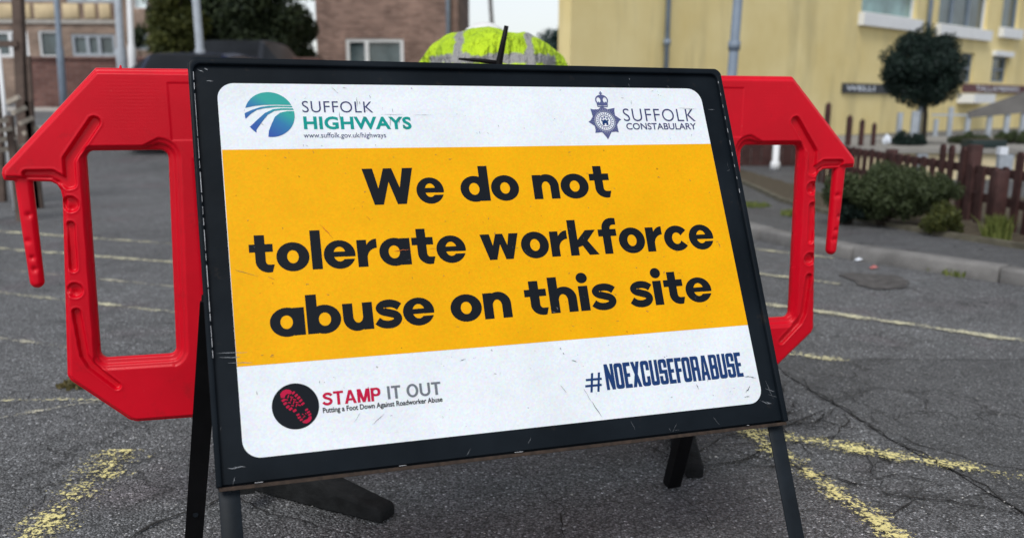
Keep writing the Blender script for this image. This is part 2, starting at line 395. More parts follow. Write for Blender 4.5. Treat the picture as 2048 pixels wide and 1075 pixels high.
# long cracks in the asphalt
M_CRACK = simple('crack_shade', (.02, .019, .018), .95, .4, 40)  # dark strips on the surface stand in for shade inside open cracks
def crack(pts, w=.008, z=.0052, jag=.018):
    Q = []
    for a, b in zip(pts[:-1], pts[1:]):
        a = Vector(a); b = Vector(b); k = max(2, int((b-a).length/.02))
        for j in range(k): Q.append(a+(b-a)*(j/k))
    Q.append(Vector(pts[-1])); off = 0; R = []
    for q in Q:
        off = off*.8+random.uniform(-jag, jag)*.5; R.append(q+Vector((off, off*.6)))
    V = []; F = []
    for i, q in enumerate(R):
        d = (R[min(i+1, len(R)-1)]-R[max(i-1, 0)]).normalized(); n_ = Vector((-d.y, d.x)); ww = w*random.uniform(.25, 1.)*(.5+.5*math.sin(math.pi*min(1, max(0, i/len(R)))))
        V += [(*(q+n_*ww/2), z), (*(q-n_*ww/2), z)]
        if i: F.append((2*i-2, 2*i-1, 2*i+1, 2*i))
    return V, F
cr = MB()
for pts, w in (([(.985, 3.22), (1.08, 2.58), (1.165, 2.31), (1.225, 2.05), (1.3, 1.7)], .008), ([(.99, 3.385), (2.2, 3.40), (3.6, 3.42)], .008),
               ([(-.62, 2.2), (-.80, 1.98), (-.86, 1.8)], .010), ([(1.07, 2.62), (1.25, 2.36), (1.5, 2.22)], .006), ([(.60, 2.45), (.80, 2.28), (1.0, 2.12), (1.3, 2.0)], .010),
               ([(.45, 2.3), (.62, 2.36), (.75, 2.5), (.95, 2.55)], .010), ([(.95, 3.1), (.85, 2.85), (.7, 2.7)], .008), ([(.52, 2.42), (.62, 2.55), (.8, 2.62), (.95, 2.75)], .009),
               ([(-3.2, 3.0), (-1.6, 2.95)], .006), ([(-2.6, 4.0), (-1.4, 3.9), (-.9, 3.95)], .006), ([(.85, 2.2), (1.02, 2.28), (1.1, 2.2)], .008),
               ([(-.75, 2.15), (-.35, 1.9)], .005), ([(0., 2.3), (.12, 2.05), (.1, 1.8)], .004)):
    v, f = crack(pts, w); cr.add(v, f)
for _ in range(85):
    x = random.gauss(.72, .20); y = random.gauss(2.62, .26); a = random.uniform(-.9, .9)+random.choice([0, 0, 1.2]); pts = [(x, y)]
    for k in range(random.randint(2, 5)):
        a += random.uniform(-.8, .8); x += math.cos(a)*.05; y += math.sin(a)*.05; pts.append((x, y))
    if y < 3.3 and x > .42 and x < 1.04:
        v, f = crack(pts, random.uniform(.003, .009), jag=.012); cr.add(v, f)
o = cr.build('ground_crack', M_CRACK); tag(o, 'dark branching cracks in the road surface', kind='stuff')

# worn yellow hatching
def marking(A, B, w, mat, z=.0035, both=0.):
    A = Vector(A); B = Vector(B); d = (B-A); Ln = d.length; d.normalize(); n = Vector((-d.y, d.x)); k = max(2, int(Ln/.15))
    V = []; F = []; U = []
    for i in range(k+1):
        p = A+d*Ln*i/k
        for s, t in ((-1, 0), (1, 1)):
            q = p+n*s*w/2; V.append((q.x, q.y, z+float(gz(q.x, q.y)))); U.append((Ln*i/k, t))
        if i: F.append((2*i-2, 2*i-1, 2*i+1, 2*i)[::-1])
    return V, F, U
WP = {k: worn_paint('worn_yellow_paint_%s' % nm, v, c) for k, v, nm, c in (('n', .735, 'near', (.90, .80, .34)), ('m', .72, 'mid', (.78, .72, .42)), ('f', .71, 'far', (.74, .70, .48)), ('g', .745, 'faint', (.55, .52, .40)))}
mk_list = [((-4.8, 7.16), (-1.6, 5.94), .085, 'f'), ((-4.6, 6.45), (-1.3, 5.20), .085, 'f'), ((-3.6, 5.5), (-1.2, 4.50), .07, 'g'),
           ((-4.2, 5.20), (-.7, 3.80), .085, 'f'), ((-3.2, 4.1), (-1.72, 3.50), .07, 'g'), ((-2.4, 2.82), (-1.33, 2.86), .07, 'm'), ((-1.8, 2.5), (-1.2, 2.95), .06, 'g'),
           ((-1.07, 2.42), (-1.07, 1.2), .19, 'n'), ((1.30, 6.35), (2.0, 5.72), .08, 'f'), ((1.0, 5.5), (1.75, 4.87), .08, 'f'),
           ((1.05, 4.50), (2.9, 3.03), .11, 'f'), ((.85, 3.55), (1.28, 3.35), .11, 'm'), ((.55, 2.67), (1.95, 1.88), .12, 'n'), ((.66, 2.68), (.79, 2.18), .12, 'n'), ((.79, 2.18), (.97, 1.5), .12, 'n')]
for i, (A, B, w, k) in enumerate(mk_list):
    V, F, U = marking(A, B, w, WP[k], z=.0040+.0004*i if not (A[0] > .5 and A[1] < 2.7) else .0085+.0004*i)
    o = mk('road_marking', V, F, WP[k], uv=U); tag(o, kind='structure', label='worn yellow hatching line on the road')
sheet_poly('road_dark_patch', [(1.99+.17*math.cos(t), 5.0+.22*math.sin(t)) for t in np.linspace(0, 2*math.pi, 14)[:-1]], .006, simple('dark_patch', (.085, .08, .078), .9, .5, 20), jag=.05, label='dark patch in the road by the kerb')  # flat dark sheet standing in for a wet pothole, no hollow cut

# grit on the near road
def grit():
    V = []; F = []
    for _ in range(5200):
        y = 1.2+3.6*random.random()**1.3; x = random.uniform(-.75, .75)*y*1.05
        r = random.uniform(.0012, .0032)*(1.6 if random.random() < .08 else 1); k = len(V); h = random.uniform(.3, .9)*r
        base = [(x+r*math.cos(a)*random.uniform(.6, 1.2), y+r*math.sin(a)*random.uniform(.6, 1.2), .0042) for a in (0, 1.6, 3.1, 4.7)]
        V += base+[(x, y, .0042+h)]; F += [(k, k+1, k+4), (k+1, k+2, k+4), (k+2, k+3, k+4), (k+3, k, k+4)]
    m, nt, b = nodes('grit'); g = N(nt, 'ShaderNodeNewGeometry')
    L(nt, ramp(nt, g.outputs['Random Per Island'], [(0, (.12, .12, .12)), (.6, (.3, .3, .31)), (1, (.65, .64, .6))]), b.inputs['Base Color']); b.inputs['Roughness'].default_value = .8
    tag(mk('gravel', V, F, m), 'loose pale grit on the road', kind='stuff')
grit()

# ------------------------------------------------------------------ kerb and pavement
KP = [(6.2, .9), (3.75, 3.65), (2.73, 4.86), (2.07, 5.73), (1.72, 6.55), (1.52, 7.4), (1.38, 8.6), (1.3, 10.2), (1.25, 12.6)]
def resample(P, step):
    P = [Vector(p) for p in P]
    # catmull
    D = []
    for i in range(len(P)-1):
        p0 = P[max(i-1, 0)]; p1 = P[i]; p2 = P[i+1]; p3 = P[min(i+2, len(P)-1)]
        for j in range(20):
            t = j/20; D.append(.5*((2*p1)+(p2-p0)*t+(2*p0-5*p1+4*p2-p3)*t*t+(3*p1-p0-3*p2+p3)*t**3))
    D.append(P[-1]); out = [D[0]]; acc = 0
    for a, b in zip(D[:-1], D[1:]):
        l = (b-a).length
        while acc+l >= step:
            a = a+(b-a).normalized()*(step-acc); l = (b-a).length; out.append(a.copy()); acc = 0
        acc += l
    return out
KC = resample(KP, .9)
pv = root('pavement', (2.6, 5., 0), 'asphalt pavement with a low concrete kerb', None); del pv['label']; pv['kind'] = 'structure'; 
KH = .085
for a, b in zip(KC[:-1], KC[1:]):
    d = (b-a).normalized(); n = Vector((d.y, -d.x))   # towards pavement side
    if n.x < 0: n = -n
    a2_, b2_ = a+d*.006, b-d*.006; tilt = random.uniform(-.004, .004)
    m_ = MB(); m_.prism([(0, -.04), (0, KH-.018), (.014, KH+tilt), (.125, KH+tilt), (.125, -.04)], Matrix(((n.x, 0, d.x, a2_.x), (n.y, 0, d.y, a2_.y), (0, 1, 0, 0), (0, 0, 0, 1))), (b2_-a2_).length)
    bevel(m_.build('kerbstone', M_KERB, pv), .004, 1)
inner = []
for i, p in enumerate(KC):
    d = (KC[min(i+1, len(KC)-1)]-KC[max(i-1, 0)]).normalized(); n = Vector((d.y, -d.x)); n = n if n.x > 0 else -n; inner.append(p+n*.123)
v, f, m = fill([([tuple(p) for p in inner]+[(1.37, 16), (40, 16), (40, .9)], 0)])
mk('paving', [(x, y, KH-.004) for x, y in v], f, M_PAVE, pv)
# planting bed with soil and edging
bed = [(2.50, 9.6), (2.42, 8.3), (2.55, 7.2), (2.85, 6.25), (3.15, 5.6), (3.7, 5.0), (6, 5.0), (6, 8.8), (3.05, 8.8), (3.0, 12.8), (2.62, 12.8)]
sheet_poly('soil', bed, KH+.006, M_SOIL, label='planting bed behind the pavement', jag=.03)
eg = root('bed_edging', (2.5, 8, KH), 'low pale concrete edging along the planting bed behind the red barrier', 'edging')
for a, b in zip(bed[10:]+bed[:5], (bed[10:]+bed[:5])[1:]):
    a = Vector(a); b = Vector(b); k = max(1, round((b-a).length/.9))
    for j in range(k):
        p = a+(b-a)*(j/k); q = a+(b-a)*((j+1)/k)-(b-a).normalized()*.01
        MB().bar((p.x, p.y, KH+.005), (q.x, q.y, KH+.005), .05, .05).build('edging_stone', M_EDGE, eg)

# ------------------------------------------------------------------ the road-works sign
A2 = Vector((.9464857, .32271373, -.00454541)); D2 = Vector((.13786222, -.41698935, -.89839518)); NV = -A2.cross(D2)   # towards viewer
SO = Vector((-.58186802, 1.71472261, 1.02073266)); SW, SH = 1.08098, .75943
def sp(u, v, z=0.): return SO+A2*u+D2*v+NV*z
sgn = root('road_sign', sp(.5, SH)-Vector((0, 0, sp(.5, SH).z)), 'black framed yellow and white road works sign warning against workforce abuse', 'sign')
def flat(name, polys, mats, z, parent, uvn=None):
    v, f, m = fill(polys); f = [q[::-1] for q in f]
    o = mk(name, [sp(x, y, z) for x, y in v], f, mats, parent, m, uv=uvn(v) if uvn else None)
    return o
def rr(x0, y0, x1, y1, r, n=7, corners='abcd'):
    P = []
    for k, (cx, cy, a0) in enumerate(((x1-r, y1-r, 0), (x0+r, y1-r, 90), (x0+r, y0+r, 180), (x1-r, y0+r, 270))):
        if 'abcd'[k] in corners: P += [(cx+r*math.cos(math.radians(a0+90*i/n)), cy+r*math.sin(math.radians(a0+90*i/n))) for i in range(n+1)]
        else: P.append(((x1, y1), (x0, y1), (x0, y0), (x1, y0))[k])
    return P
# plate: dark backing sheet
def extr(name, outer, z0, z1, mat, parent, hole=None, bev=0.):
    polys = [(outer, 0)]+([(hole, -1)] if hole else [])
    v, f, m = fill(polys); n = len(v)
    V = [sp(x, y, z1) for x, y in v]+[sp(x, y, z0) for x, y in v]
    F = [q[::-1] for q in f]+[tuple(i+n for i in q) for q in f]
    from collections import Counter
    E = Counter()
    for q in f:
        for i in range(len(q)): E[(q[i], q[(i+1) % len(q)])] += 1
    for (a, b) in E:
        if (b, a) not in E: F.append((a, b, b+n, a+n))
    o = mk(name, V, F, mat, parent)
    if bev: bevel(o, bev, 2, 50)
    return o
plate = extr('plate', rr(.006, .006, SW-.006, SH-.004, .012, corners='cd'), -.004, .000, M_FRAME, sgn)
# rolled rim: left, top, right as one channel, slightly bowed
rim_o = rr(0, 0, SW, SH, .016, 8, 'cd'); rim_i = rr(.0095, .0125, SW-.0115, SH+.02, .013, 8, 'cd')
extr('rim', rim_o, -.022, .009, M_FRAME, sgn, hole=rim_i, bev=.0025)
lip = MB(); lip.bar(sp(.004, SH+.0035, .001), sp(SW-.004, SH+.0035, .001), .006, .007, up=NV); lip.build('bottom_edge', M_RUST, sgn)
lip = MB(); lip.bar(sp(.02, SH-.006, -.014), sp(SW-.02, SH-.006, -.014), .020, .012, up=NV); lip.build('bottom_rail', M_FRAME, sgn)
for vv in (.12, .62):
    MB().bar(sp(.02, vv, -.012), sp(SW-.02, vv, -.012), .03, .012, up=NV).build('back_brace', M_LEG, sgn)
# white and yellow face as one warped quad
QC = dict(TL=(.047, .0465), TR=(1.026, .0435), BR=(1.037, .717), BL=(.0455, .718))
def face_poly():
    r = .030; P = []
    c = [QC['BR'], QC['BL'], QC['TL'], QC['TR']]
    for k in range(4):
        p = Vector(c[k]); a = (Vector(c[(k-1) % 4])-p).normalized(); b = (Vector(c[(k+1) % 4])-p).normalized(); o_ = p+a*r+b*r
        s = p+a*r-o_; e = p+b*r-o_
        for i in range(9):
            t = i/8*math.pi/2; P.append(tuple(o_+s*math.cos(t)+e*math.sin(t)))
    return P
FP = face_poly()
flat('white_sheet', [(FP, 0)], M_WHITE, .0008, plate)
flat('yellow_band', [([(.0478, .1745), (.50, .1725), (1.0278, .169), (1.0343, .5595), (.47, .5625), (.0463, .5635)], 0)], M_YEL, .0011, plate)

def ell(cx, cy, a, b, t0=0, t1=360, n=28): return [(cx+a*math.cos(math.radians(t0+(t1-t0)*i/n)), cy+b*math.sin(math.radians(t0+(t1-t0)*i/n))) for i in range(n if abs(t1-t0) >= 360 else n+1)]
def rect(x0, y0, x1, y1): return [(x0, y0), (x1, y0), (x1, y1), (x0, y1)]
def ringarc(cx, cy, a, b, ai, bi, t0, t1): return ell(cx, cy, a, b, t0, t1, 16)+ell(cx, cy, ai, bi, t1, t0, 16)
def stroke(P, w):
    P = [Vector(p) for p in P]; Lf = []; Rt = []
    for i, p in enumerate(P):
        d = (P[min(i+1, len(P)-1)]-P[max(i-1, 0)]).normalized(); n = Vector((-d.y, d.x)); Lf.append(tuple(p+n*w/2)); Rt.append(tuple(p-n*w/2))
    return Lf+Rt[::-1]
def smoothp(P, k=6):
    P = [Vector(p) for p in P]; D = []
    for i in range(len(P)-1):
        p0 = P[max(i-1, 0)]; p1 = P[i]; p2 = P[i+1]; p3 = P[min(i+2, len(P)-1)]
        for j in range(k):
            t = j/k; D.append(tuple(.5*((2*p1)+(p2-p0)*t+(2*p0-5*p1+4*p2-p3)*t*t+(3*p1-p0-3*p2+p3)*t**3)))
    D.append(tuple(P[-1])); return D
SP = [(.63, .520), (.53, .590), (.38, .625), (.22, .60), (.135, .515), (.20, .43), (.36, .375), (.52, .315), (.575, .215), (.50, .115), (.34, .075), (.17, .105), (.05, .190)]
GL = {}
ring = [(ell(.41, .35, .41, .37), 0), (ell(.41, .35, .142, .165), -1)]
GL['o'] = (.82, ring)
GL['a'] = (.83, [(ell(.41, .35, .41, .37), 0), (rect(.565, 0, .83, .70), 0), (ell(.395, .35, .148, .170), -1)])
GL['d'] = (.83, [(ell(.41, .35, .41, .37), 0), (rect(.565, 0, .83, 1), 0), (ell(.395, .35, .148, .170), -1)])
GL['b'] = (.83, [(ell(.42, .35, .41, .37), 0), (rect(0, 0, .265, 1), 0), (ell(.435, .35, .148, .170), -1)])
GL['e'] = (.81, [(ell(.405, .35, .405, .37), 0), (ell(.405, .36, .155, .190), -1), (rect(.2, .292, .70, .425), 0), (rect(.40, .226, .83, .288), -1)])
GL['c'] = (.76, [(ell(.41, .35, .41, .37), 0), (ell(.41, .35, .148, .168), -1), ([(.45, .35), (.74, .58), (.95, .58), (.95, .12), (.74, .12)], -1)])
GL['l'] = (.26, [(rect(0, 0, .26, 1), 0)])
GL['i'] = (.30, [(rect(.02, 0, .28, .70), 0), (ell(.15, .925, .155, .15), 0)])
GL['r'] = (.50, [(rect(0, 0, .25, .70), 0), (ringarc(.50, .30, .37, .41, .25-.0, .20, 90, 178), 0)])
GL['r'] = (.52, [(rect(0, 0, .255, .70), 0), ([(.20, .30)]+[(.52-.34*math.cos(t), .32+.40*math.sin(t)) for t in np.linspace(.2, math.pi/2, 8)]+[(.52, .48)]+[(.52-.265*math.cos(t), .22+.26*math.sin(t)) for t in np.linspace(math.pi/2, 0, 8)], 0)])
GL['n'] = (.74, [(rect(0, 0, .25, .70), 0), (ell(.40, .38, .34, .34, 0, 180), 0), (rect(.49, 0, .74, .38), 0), (rect(.25, -.1, .49, .34), -1), (ell(.37, .34, .12, .17, 0, 180), -1), (rect(0, 0, .25, .70), 0)])
GL['h'] = (.74, [(rect(0, 0, .25, .5), 0), (ell(.40, .38, .34, .34, 0, 180), 0), (rect(.49, 0, .74, .38), 0), (rect(.25, -.1, .49, .34), -1), (ell(.37, .34, .12, .17, 0, 180), -1), (rect(0, 0, .25, 1), 0)])
GL['u'] = (.74, [([(.74-x, .70-y) for x, y in P_], v_) for P_, v_ in GL['n'][1]])
GL['t'] = (.60, [(rect(.14, .25, .39, .93), 0), (rect(0, .50, .58, .70), 0), ([(.14, .27)]+[(.46-.32*math.cos(t), .27-.29*math.sin(t)) for t in np.linspace(.1, math.pi/2+.25, 10)]+[(.60, .18)]+[(.47-.08*math.cos(t), .27-.09*math.sin(t)) for t in np.linspace(math.pi/2, 0, 6)]+[(.39, .3)], 0)])
GL['f'] = (.56, [(rect(.13, 0, .38, .76), 0), (rect(0, .50, .56, .70), 0), ([(.38, .70), (.13, .70)]+[(.45-.32*math.cos(t), .72+.30*math.sin(t)) for t in np.linspace(0, math.pi/2, 9)]+[(.58, 1.01), (.58, .82)]+[(.48-.10*math.cos(t), .72+.10*math.sin(t)) for t in np.linspace(math.pi/2, 0, 6)], 0)])
GL['k'] = (.86, [(rect(0, 0, .255, 1), 0), ([(.24, .22), (.24, .42), (.52, .70), (.83, .70), (.44, .28)], 0), ([(.30, .40), (.50, .48), (.86, 0), (.56, 0)], 0)])
GL['w'] = (1.10, [([(0, .7), (.27, .7), (.43, 0), (.21, 0)], 0), ([(.21, 0), (.42, 0), (.64, .7), (.45, .7)], 0), ([(.46, .7), (.65, .7), (.89, 0), (.68, 0)], 0), ([(.67, 0), (.89, 0), (1.10, .7), (.83, .7)], 0)])
GL['W'] = (1.46, [([(0, 1), (.30, 1), (.52, 0), (.27, 0)], 0), ([(.27, 0), (.53, 0), (.85, 1), (.61, 1)], 0), ([(.61, 1), (.85, 1), (1.19, 0), (.93, 0)], 0), ([(.93, 0), (1.19, 0), (1.46, 1), (1.16, 1)], 0)])
GL['s'] = (.66, [(stroke(smoothp(SP), .205), 0)])
CD = {}
CO = rr(0, 0, .38, 1, .11)
CD['O'] = (.38, [(CO, 0), (rr(.145, .15, .235, .85, .04), -1)])
CD['N'] = (.40, [(rect(0, 0, .135, 1), 0), (rect(.265, 0, .40, 1), 0), ([(0, 1), (.15, 1), (.40, 0), (.25, 0)], 0)])
CD['E'] = (.32, [(rect(0, 0, .15, 1), 0), (rect(.1, 0, .32, .15), 0), (rect(.1, .85, .32, 1), 0), (rect(.1, .43, .28, .57), 0)])
CD['F'] = (.30, [(rect(0, 0, .15, 1), 0), (rect(.1, .85, .32, 1), 0), (rect(.1, .43, .28, .57), 0)])
CD['X'] = (.40, [([(0, 1), (.15, 1), (.40, 0), (.25, 0)], 0), ([(.25, 1), (.40, 1), (.15, 0), (0, 0)], 0)])
CD['C'] = (.38, [(CO, 0), (rr(.145, .15, .235, .85, .04), -1), (rect(.2, .38, .5, .62), -1)])
CD['U'] = (.38, [(rr(0, 0, .38, 1, .11, corners='cd'), 0), (rect(.145, .16, .235, 1.1), -1)])
CD['S'] = (.38, [(CO, 0), (rr(.145, .57, .235, .86, .03), -1), (rr(.145, .14, .235, .43, .03), -1), (rect(.19, .57, .5, .66), -1), (rect(-.1, .34, .19, .43), -1)])
CD['R'] = (.39, [(rr(0, .42, .38, 1, .1), 0), (rect(0, 0, .15, 1), 0), (rect(.24, 0, .39, .5), 0), (rect(.15, .56, .24, .86), -1)])
CD['B'] = (.39, [(rr(0, 0, .39, .56, .1), 0), (rr(0, .44, .38, 1, .1), 0), (rect(0, 0, .15, 1), 0), (rect(.15, .58, .24, .87), -1), (rect(.15, .13, .24, .43), -1)])
CD['A'] = (.42, [([(0, 0), (.12, 1), (.30, 1), (.42, 0), (.28, 0), (.255, .2), (.165, .2), (.14, 0)], 0), ([(.18, .34), (.24, .34), (.21, .76)], -1)])
def setword(word, font, u0, u1, b0, b1, h, gap=.075):
    x = 0; polys = []
    for ch in word:
        wdt, ps = font[ch]; polys.append((x, ps)); x += wdt+gap
    tot = x-gap; s = (u1-u0)/tot; out = []
    for x0, ps in polys:
        for P, val in ps:
            out.append(([(u0+(x0+p[0])*s, b0+(b1-b0)*((x0+p[0])/tot)-p[1]*h) for p in P], val))
    return out
def lettering(words, font, h, mat, gap=.05, z=.0014):
    if len(words) > 1:
        for w_ in words: lettering([w_], font, h, mat, gap, z)
        return
    V = []; F = []
    for w_ in words:
        # each letter filled on its own so neighbours never erase one another
        word, u0, u1, b0, b1 = w_
        x = 0; tot = sum(font[c][0] for c in word)+gap*(len(word)-1); s = (u1-u0)/tot
        for ch in word:
            wdt, ps = font[ch]
            pl = [([(u0+(x+p[0])*s, b0+(b1-b0)*((x+p[0])/tot)-p[1]*h) for p in P], val) for P, val in ps]
            v, f, m = fill([(P, val) for P, val in pl]); k = len(V); V += [sp(a, b, z) for a, b in v]; F += [tuple(k+i for i in q)[::-1] for q in f]; x += wdt+gap
    return mk('lettering', V, F, mat, plate)
lettering([('We', .290, .4405, .2845, .2835), ('do', .473, .590, .2825, .2815), ('not', .619, .783, .2815, .2805)], GL, .0705, M_INK)
lettering([('tolerate', .080, .4685, .4015, .3995), ('workforce', .498, .993, .3990, .3965)], GL, .0720, M_INK)
lettering([('abuse', .105, .3945, .5175, .5125), ('on', .425, .542, .5125, .5105), ('this', .570, .7545, .5095, .5070), ('site', .786, .9665, .5070, .5050)], GL, .0700, M_INK)
lettering([('NOEXCUSEFORABUSE', .7075, 1.0035, .6625, .6620)], CD, .0490, M_NAVY, gap=.035)
# hash sign
hx0, hx1, hy0, hy1 = .664, .701, .628, .664
hp = []
for k in (0, 1):
    x = hx0+.010+k*.014; hp.append(([(x+.006, hy0), (x+.0105, hy0), (x+.0035, hy1), (x-.001, hy1)], 0))
    y = hy0+.010+k*.0115; hp.append(([(hx0+.0035-.003*k, y), (hx1-.001-.002*k, y), (hx1-.001-.002*k, y+.0042), (hx0+.0035-.003*k, y+.0042)], 0))
flat('lettering', hp, M_NAVY, .0014, plate)

def font_text(txt, u0, u1, v0, v1, mat, weight=0., name='lettering', z=.0014, skew=0., frame=None, parent=None, spacing=1.):
    cu = bpy.data.curves.new('t', 'FONT'); cu.body = txt; cu.offset = weight; cu.space_character = spacing; cu.resolution_u = 4
    ob = bpy.data.objects.new('t', cu); C.objects.link(ob); dg = bpy.context.evaluated_depsgraph_get(); dg.update()
    me = bpy.data.meshes.new_from_object(ob.evaluated_get(dg)); V = np.array([v.co[:] for v in me.vertices]); F = [tuple(p.vertices) for p in me.polygons]
    bpy.data.objects.remove(ob); bpy.data.curves.remove(cu); bpy.data.meshes.remove(me)
    mn = V.min(0); mxx = V.max(0); U = u0+(V[:, 0]-mn[0])/(mxx[0]-mn[0])*(u1-u0); Y = v1-(V[:, 1]-mn[1])/(mxx[1]-mn[1])*(v1-v0)
    Y = Y+skew*(U-u0)
    fr = frame or sp
    return mk(name, [fr(a, b, z) for a, b in zip(U, Y)], F, mat, parent or plate)
font_text('SUFFOLK', .1935, .3235, .080, .1025, M_PURP, -.006, spacing=1.06)
font_text('HIGHWAYS', .1935, .3935, .1105, .1360, M_TEAL, .032, spacing=1.05)
font_text('www.suffolk.gov.uk/highways', .1915, .3425, .1425, .1555, M_PURP, .0)
font_text('SUFFOLK', .8375, 1.0025, .0905, .1185, M_PURP, -.008, spacing=1.1)
font_text('CONSTABULARY', .8400, 1.0010, .1225, .1370, M_PURP, .010)
SS = [(x, y/.72) for x, y in SP]
HB = {'S': (.68, [(stroke(smoothp(SS), .185), 0)]), 'T': (.66, [(rect(0, .83, .66, 1), 0), (rect(.235, 0, .425, 1), 0)]),
      'A': (.80, [([(0, 0), (.30, 1), (.50, 1), (.80, 0), (.60, 0), (.54, .22), (.26, .22), (.20, 0)], 0), ([(.31, .38), (.49, .38), (.40, .72)], -1)]),
      'M': (.86, [(rect(0, 0, .19, 1), 0), (rect(.67, 0, .86, 1), 0), ([(0, 1), (.26, 1), (.52, 0), (.34, 0)], 0), ([(.86, 1), (.60, 1), (.34, 0), (.52, 0)], 0)]),
      'P': (.66, [(rect(0, 0, .19, 1), 0), (rr(0, .36, .66, 1, .26), 0), (rr(.19, .52, .47, .84, .14), -1), (rect(0, .36, .19, 1), 0)])}
lettering([('STAMP', .1810, .2815, .6425, .6425)], HB, .0235, M_CRIM, gap=.06)
HB['I'] = (.19, [(rect(0, 0, .19, 1), 0)]); HB['O'] = (.82, [(ell(.41, .5, .41, .52), 0), (ell(.41, .5, .23, .36), -1)])
HB['U'] = (.74, [([(0, 1), (0, .36)]+[(.37-.37*math.cos(t), .36-.38*math.sin(t)) for t in np.linspace(0, math.pi, 16)]+[(.74, 1)], 0), ([(.175, 1.1), (.175, .36)]+[(.37-.195*math.cos(t), .36-.21*math.sin(t)) for t in np.linspace(0, math.pi, 14)]+[(.565, 1.1)], -1)])
lettering([('IT', .2935, .3170, .6415, .6415)], HB, .0230, M_GREY, gap=.1); lettering([('OUT', .3275, .3895, .6415, .6415)], HB, .0230, M_GREY, gap=.09)
font_text('Putting a Foot Down Against Roadworker Abuse', .1805, .3900, .6455, .6575, M_INK, .022)
# highways disc with swooping roads
DC, DR = (.1350, .1070), .0437
def dl(P): return [(DC[0]+x*DR, DC[1]-y*DR) for x, y in P]
dpol = [(ell(0, 0, 1, 1, n=56), 0),
    ([(-1.15, .26), (-.95, .29), (-.6, .375), (-.2, .425), (.3, .44), (1.1, .425), (1.1, .385), (.3, .395), (0, .385), (-.34, .33), (-.7, .20), (-1.0, .05), (-1.2, -.1)], -1),
    ([(-1.2, -.25), (-.97, -.19), (-.75, .03), (-.5, .20), (-.2, .275), (.3, .335), (1.1, .325), (1.1, .275), (.5, .28), (.15, .235), (-.2, .06), (-.5, -.22), (-.80, -.52), (-1.2, -.7)], -1),
    ([(-.60, -1.1), (-.585, -.68), (-.30, -.28), (-.08, -.01), (.2, .16), (.5, .205), (1.1, .205), (1.1, .155), (.7, .15), (.42, .08), (.20, -.10), (.04, -.42), (-.09, -.72), (-.15, -1.1)], -1)]
v, f, m = fill([(dl(P), a) for P, a in dpol])
keep = [q for q in f if all(((v[i][0]-DC[0])/DR)**2+((v[i][1]-DC[1])/DR)**2 < 1.01 for i in q)]
mk('logo_disc', [sp(a, b, .0014) for a, b in v], [q[::-1] for q in keep], M_DISC, plate, uv=[((a-DC[0])/DR, -(b-DC[1])/DR) for a, b in v])
# boot print badge
BC, BR_ = (.1360, .6385), .0390
flat('badge', [(ell(BC[0], BC[1], BR_, BR_, n=56), 0)], M_INK, .0014, plate)
def bz(P): return [(BC[0]+(x-335)/262*BR_, BC[1]+(y-395)/255*BR_) for x, y in P]
lug = [([(180, 290), (176, 245), (205, 212), (250, 200), (290, 210), (308, 230), (290, 258), (255, 250), (232, 265), (222, 292)], 0)]
def lugs(cs, w, h, a):
    for cx, cy in cs:
        ca, sa = math.cos(math.radians(a)), math.sin(math.radians(a))
        lug.append(([(cx+ca*x-sa*y, cy+sa*x+ca*y) for x, y in ((-w, -h*.8), (-w*.8, -h), (w*.8, -h), (w, -h*.6), (w, h*.8), (w*.8, h), (-w*.9, h))], 0))
lugs([(322, 245), (352, 276), (376, 305), (396, 339), (416, 376)], 20, 12, -35)
lugs([(206, 318), (222, 355), (248, 394), (277, 420), (320, 443)], 21, 13, -28)
lugs([(262, 280), (292, 318), (318, 352), (345, 385)], 6, 20, 25)
lugs([(300, 292), (330, 322), (354, 355), (376, 388)], 6, 18, -70)
lugs([(240, 315), (270, 350), (300, 385)], 6, 16, -75)
lug.append(([(392, 572), (405, 590), (440, 596), (478, 580), (500, 548), (500, 520), (474, 520), (455, 548), (418, 560)], 0))
lugs([(352, 492), (364, 524), (384, 550)], 18, 10, -20); lugs([(452, 446), (470, 474), (482, 502)], 18, 10, -25)
lugs([(405, 492), (425, 514), (440, 488), (412, 526)], 9, 5, 30)
V = []; F = []
for P, _v in lug:
    k = len(V); V += [sp(a, b, .0018) for a, b in bz(P)]; F.append(tuple(range(k, len(V))))
o = mk('boot_print', V, F, M_CRIM, plate)
# constabulary crest: star, rings and crown
KC_, KR = (.7945, .1175), .0375
st = []
star_pts = [(90, .9), (47, 1.02), (4, .98), (-44, .98), (-90, 1.08), (-134, .98), (-176, .98), (-223, 1.02)]
P = []
for i, (a, r) in enumerate(star_pts):
    a1 = star_pts[(i+1) % 8][0] if i < 7 else -270; am = (a+a1)/2
    for da, rr_ in ((0, r), (-5, r*.86)): P.append((r*rr_/r*math.cos(math.radians(a+da))if 0 else rr_*math.cos(math.radians(a+da)), rr_*math.sin(math.radians(a+da))))
    P.append((.72*math.cos(math.radians(am)), .72*math.sin(math.radians(am))))
def kl(P): return [(KC_[0]+x*KR, KC_[1]-y*KR) for x, y in P]
cp = [(kl(P), 0)]
for i in range(40):       # engraved rays
    a = math.radians(i*9+4); cp.append((kl([(.60*math.cos(a-.014), .60*math.sin(a-.014)), (.88*math.cos(a), .88*math.sin(a)), (.60*math.cos(a+.014), .60*math.sin(a+.014))]), -1))
cp += [(kl(ell(0, -.02, .60, .60, n=40)), -1), (kl(ell(0, -.02, .575, .575, n=40)), 0), (kl(ell(0, -.02, .53, .53, n=40)), -1)]
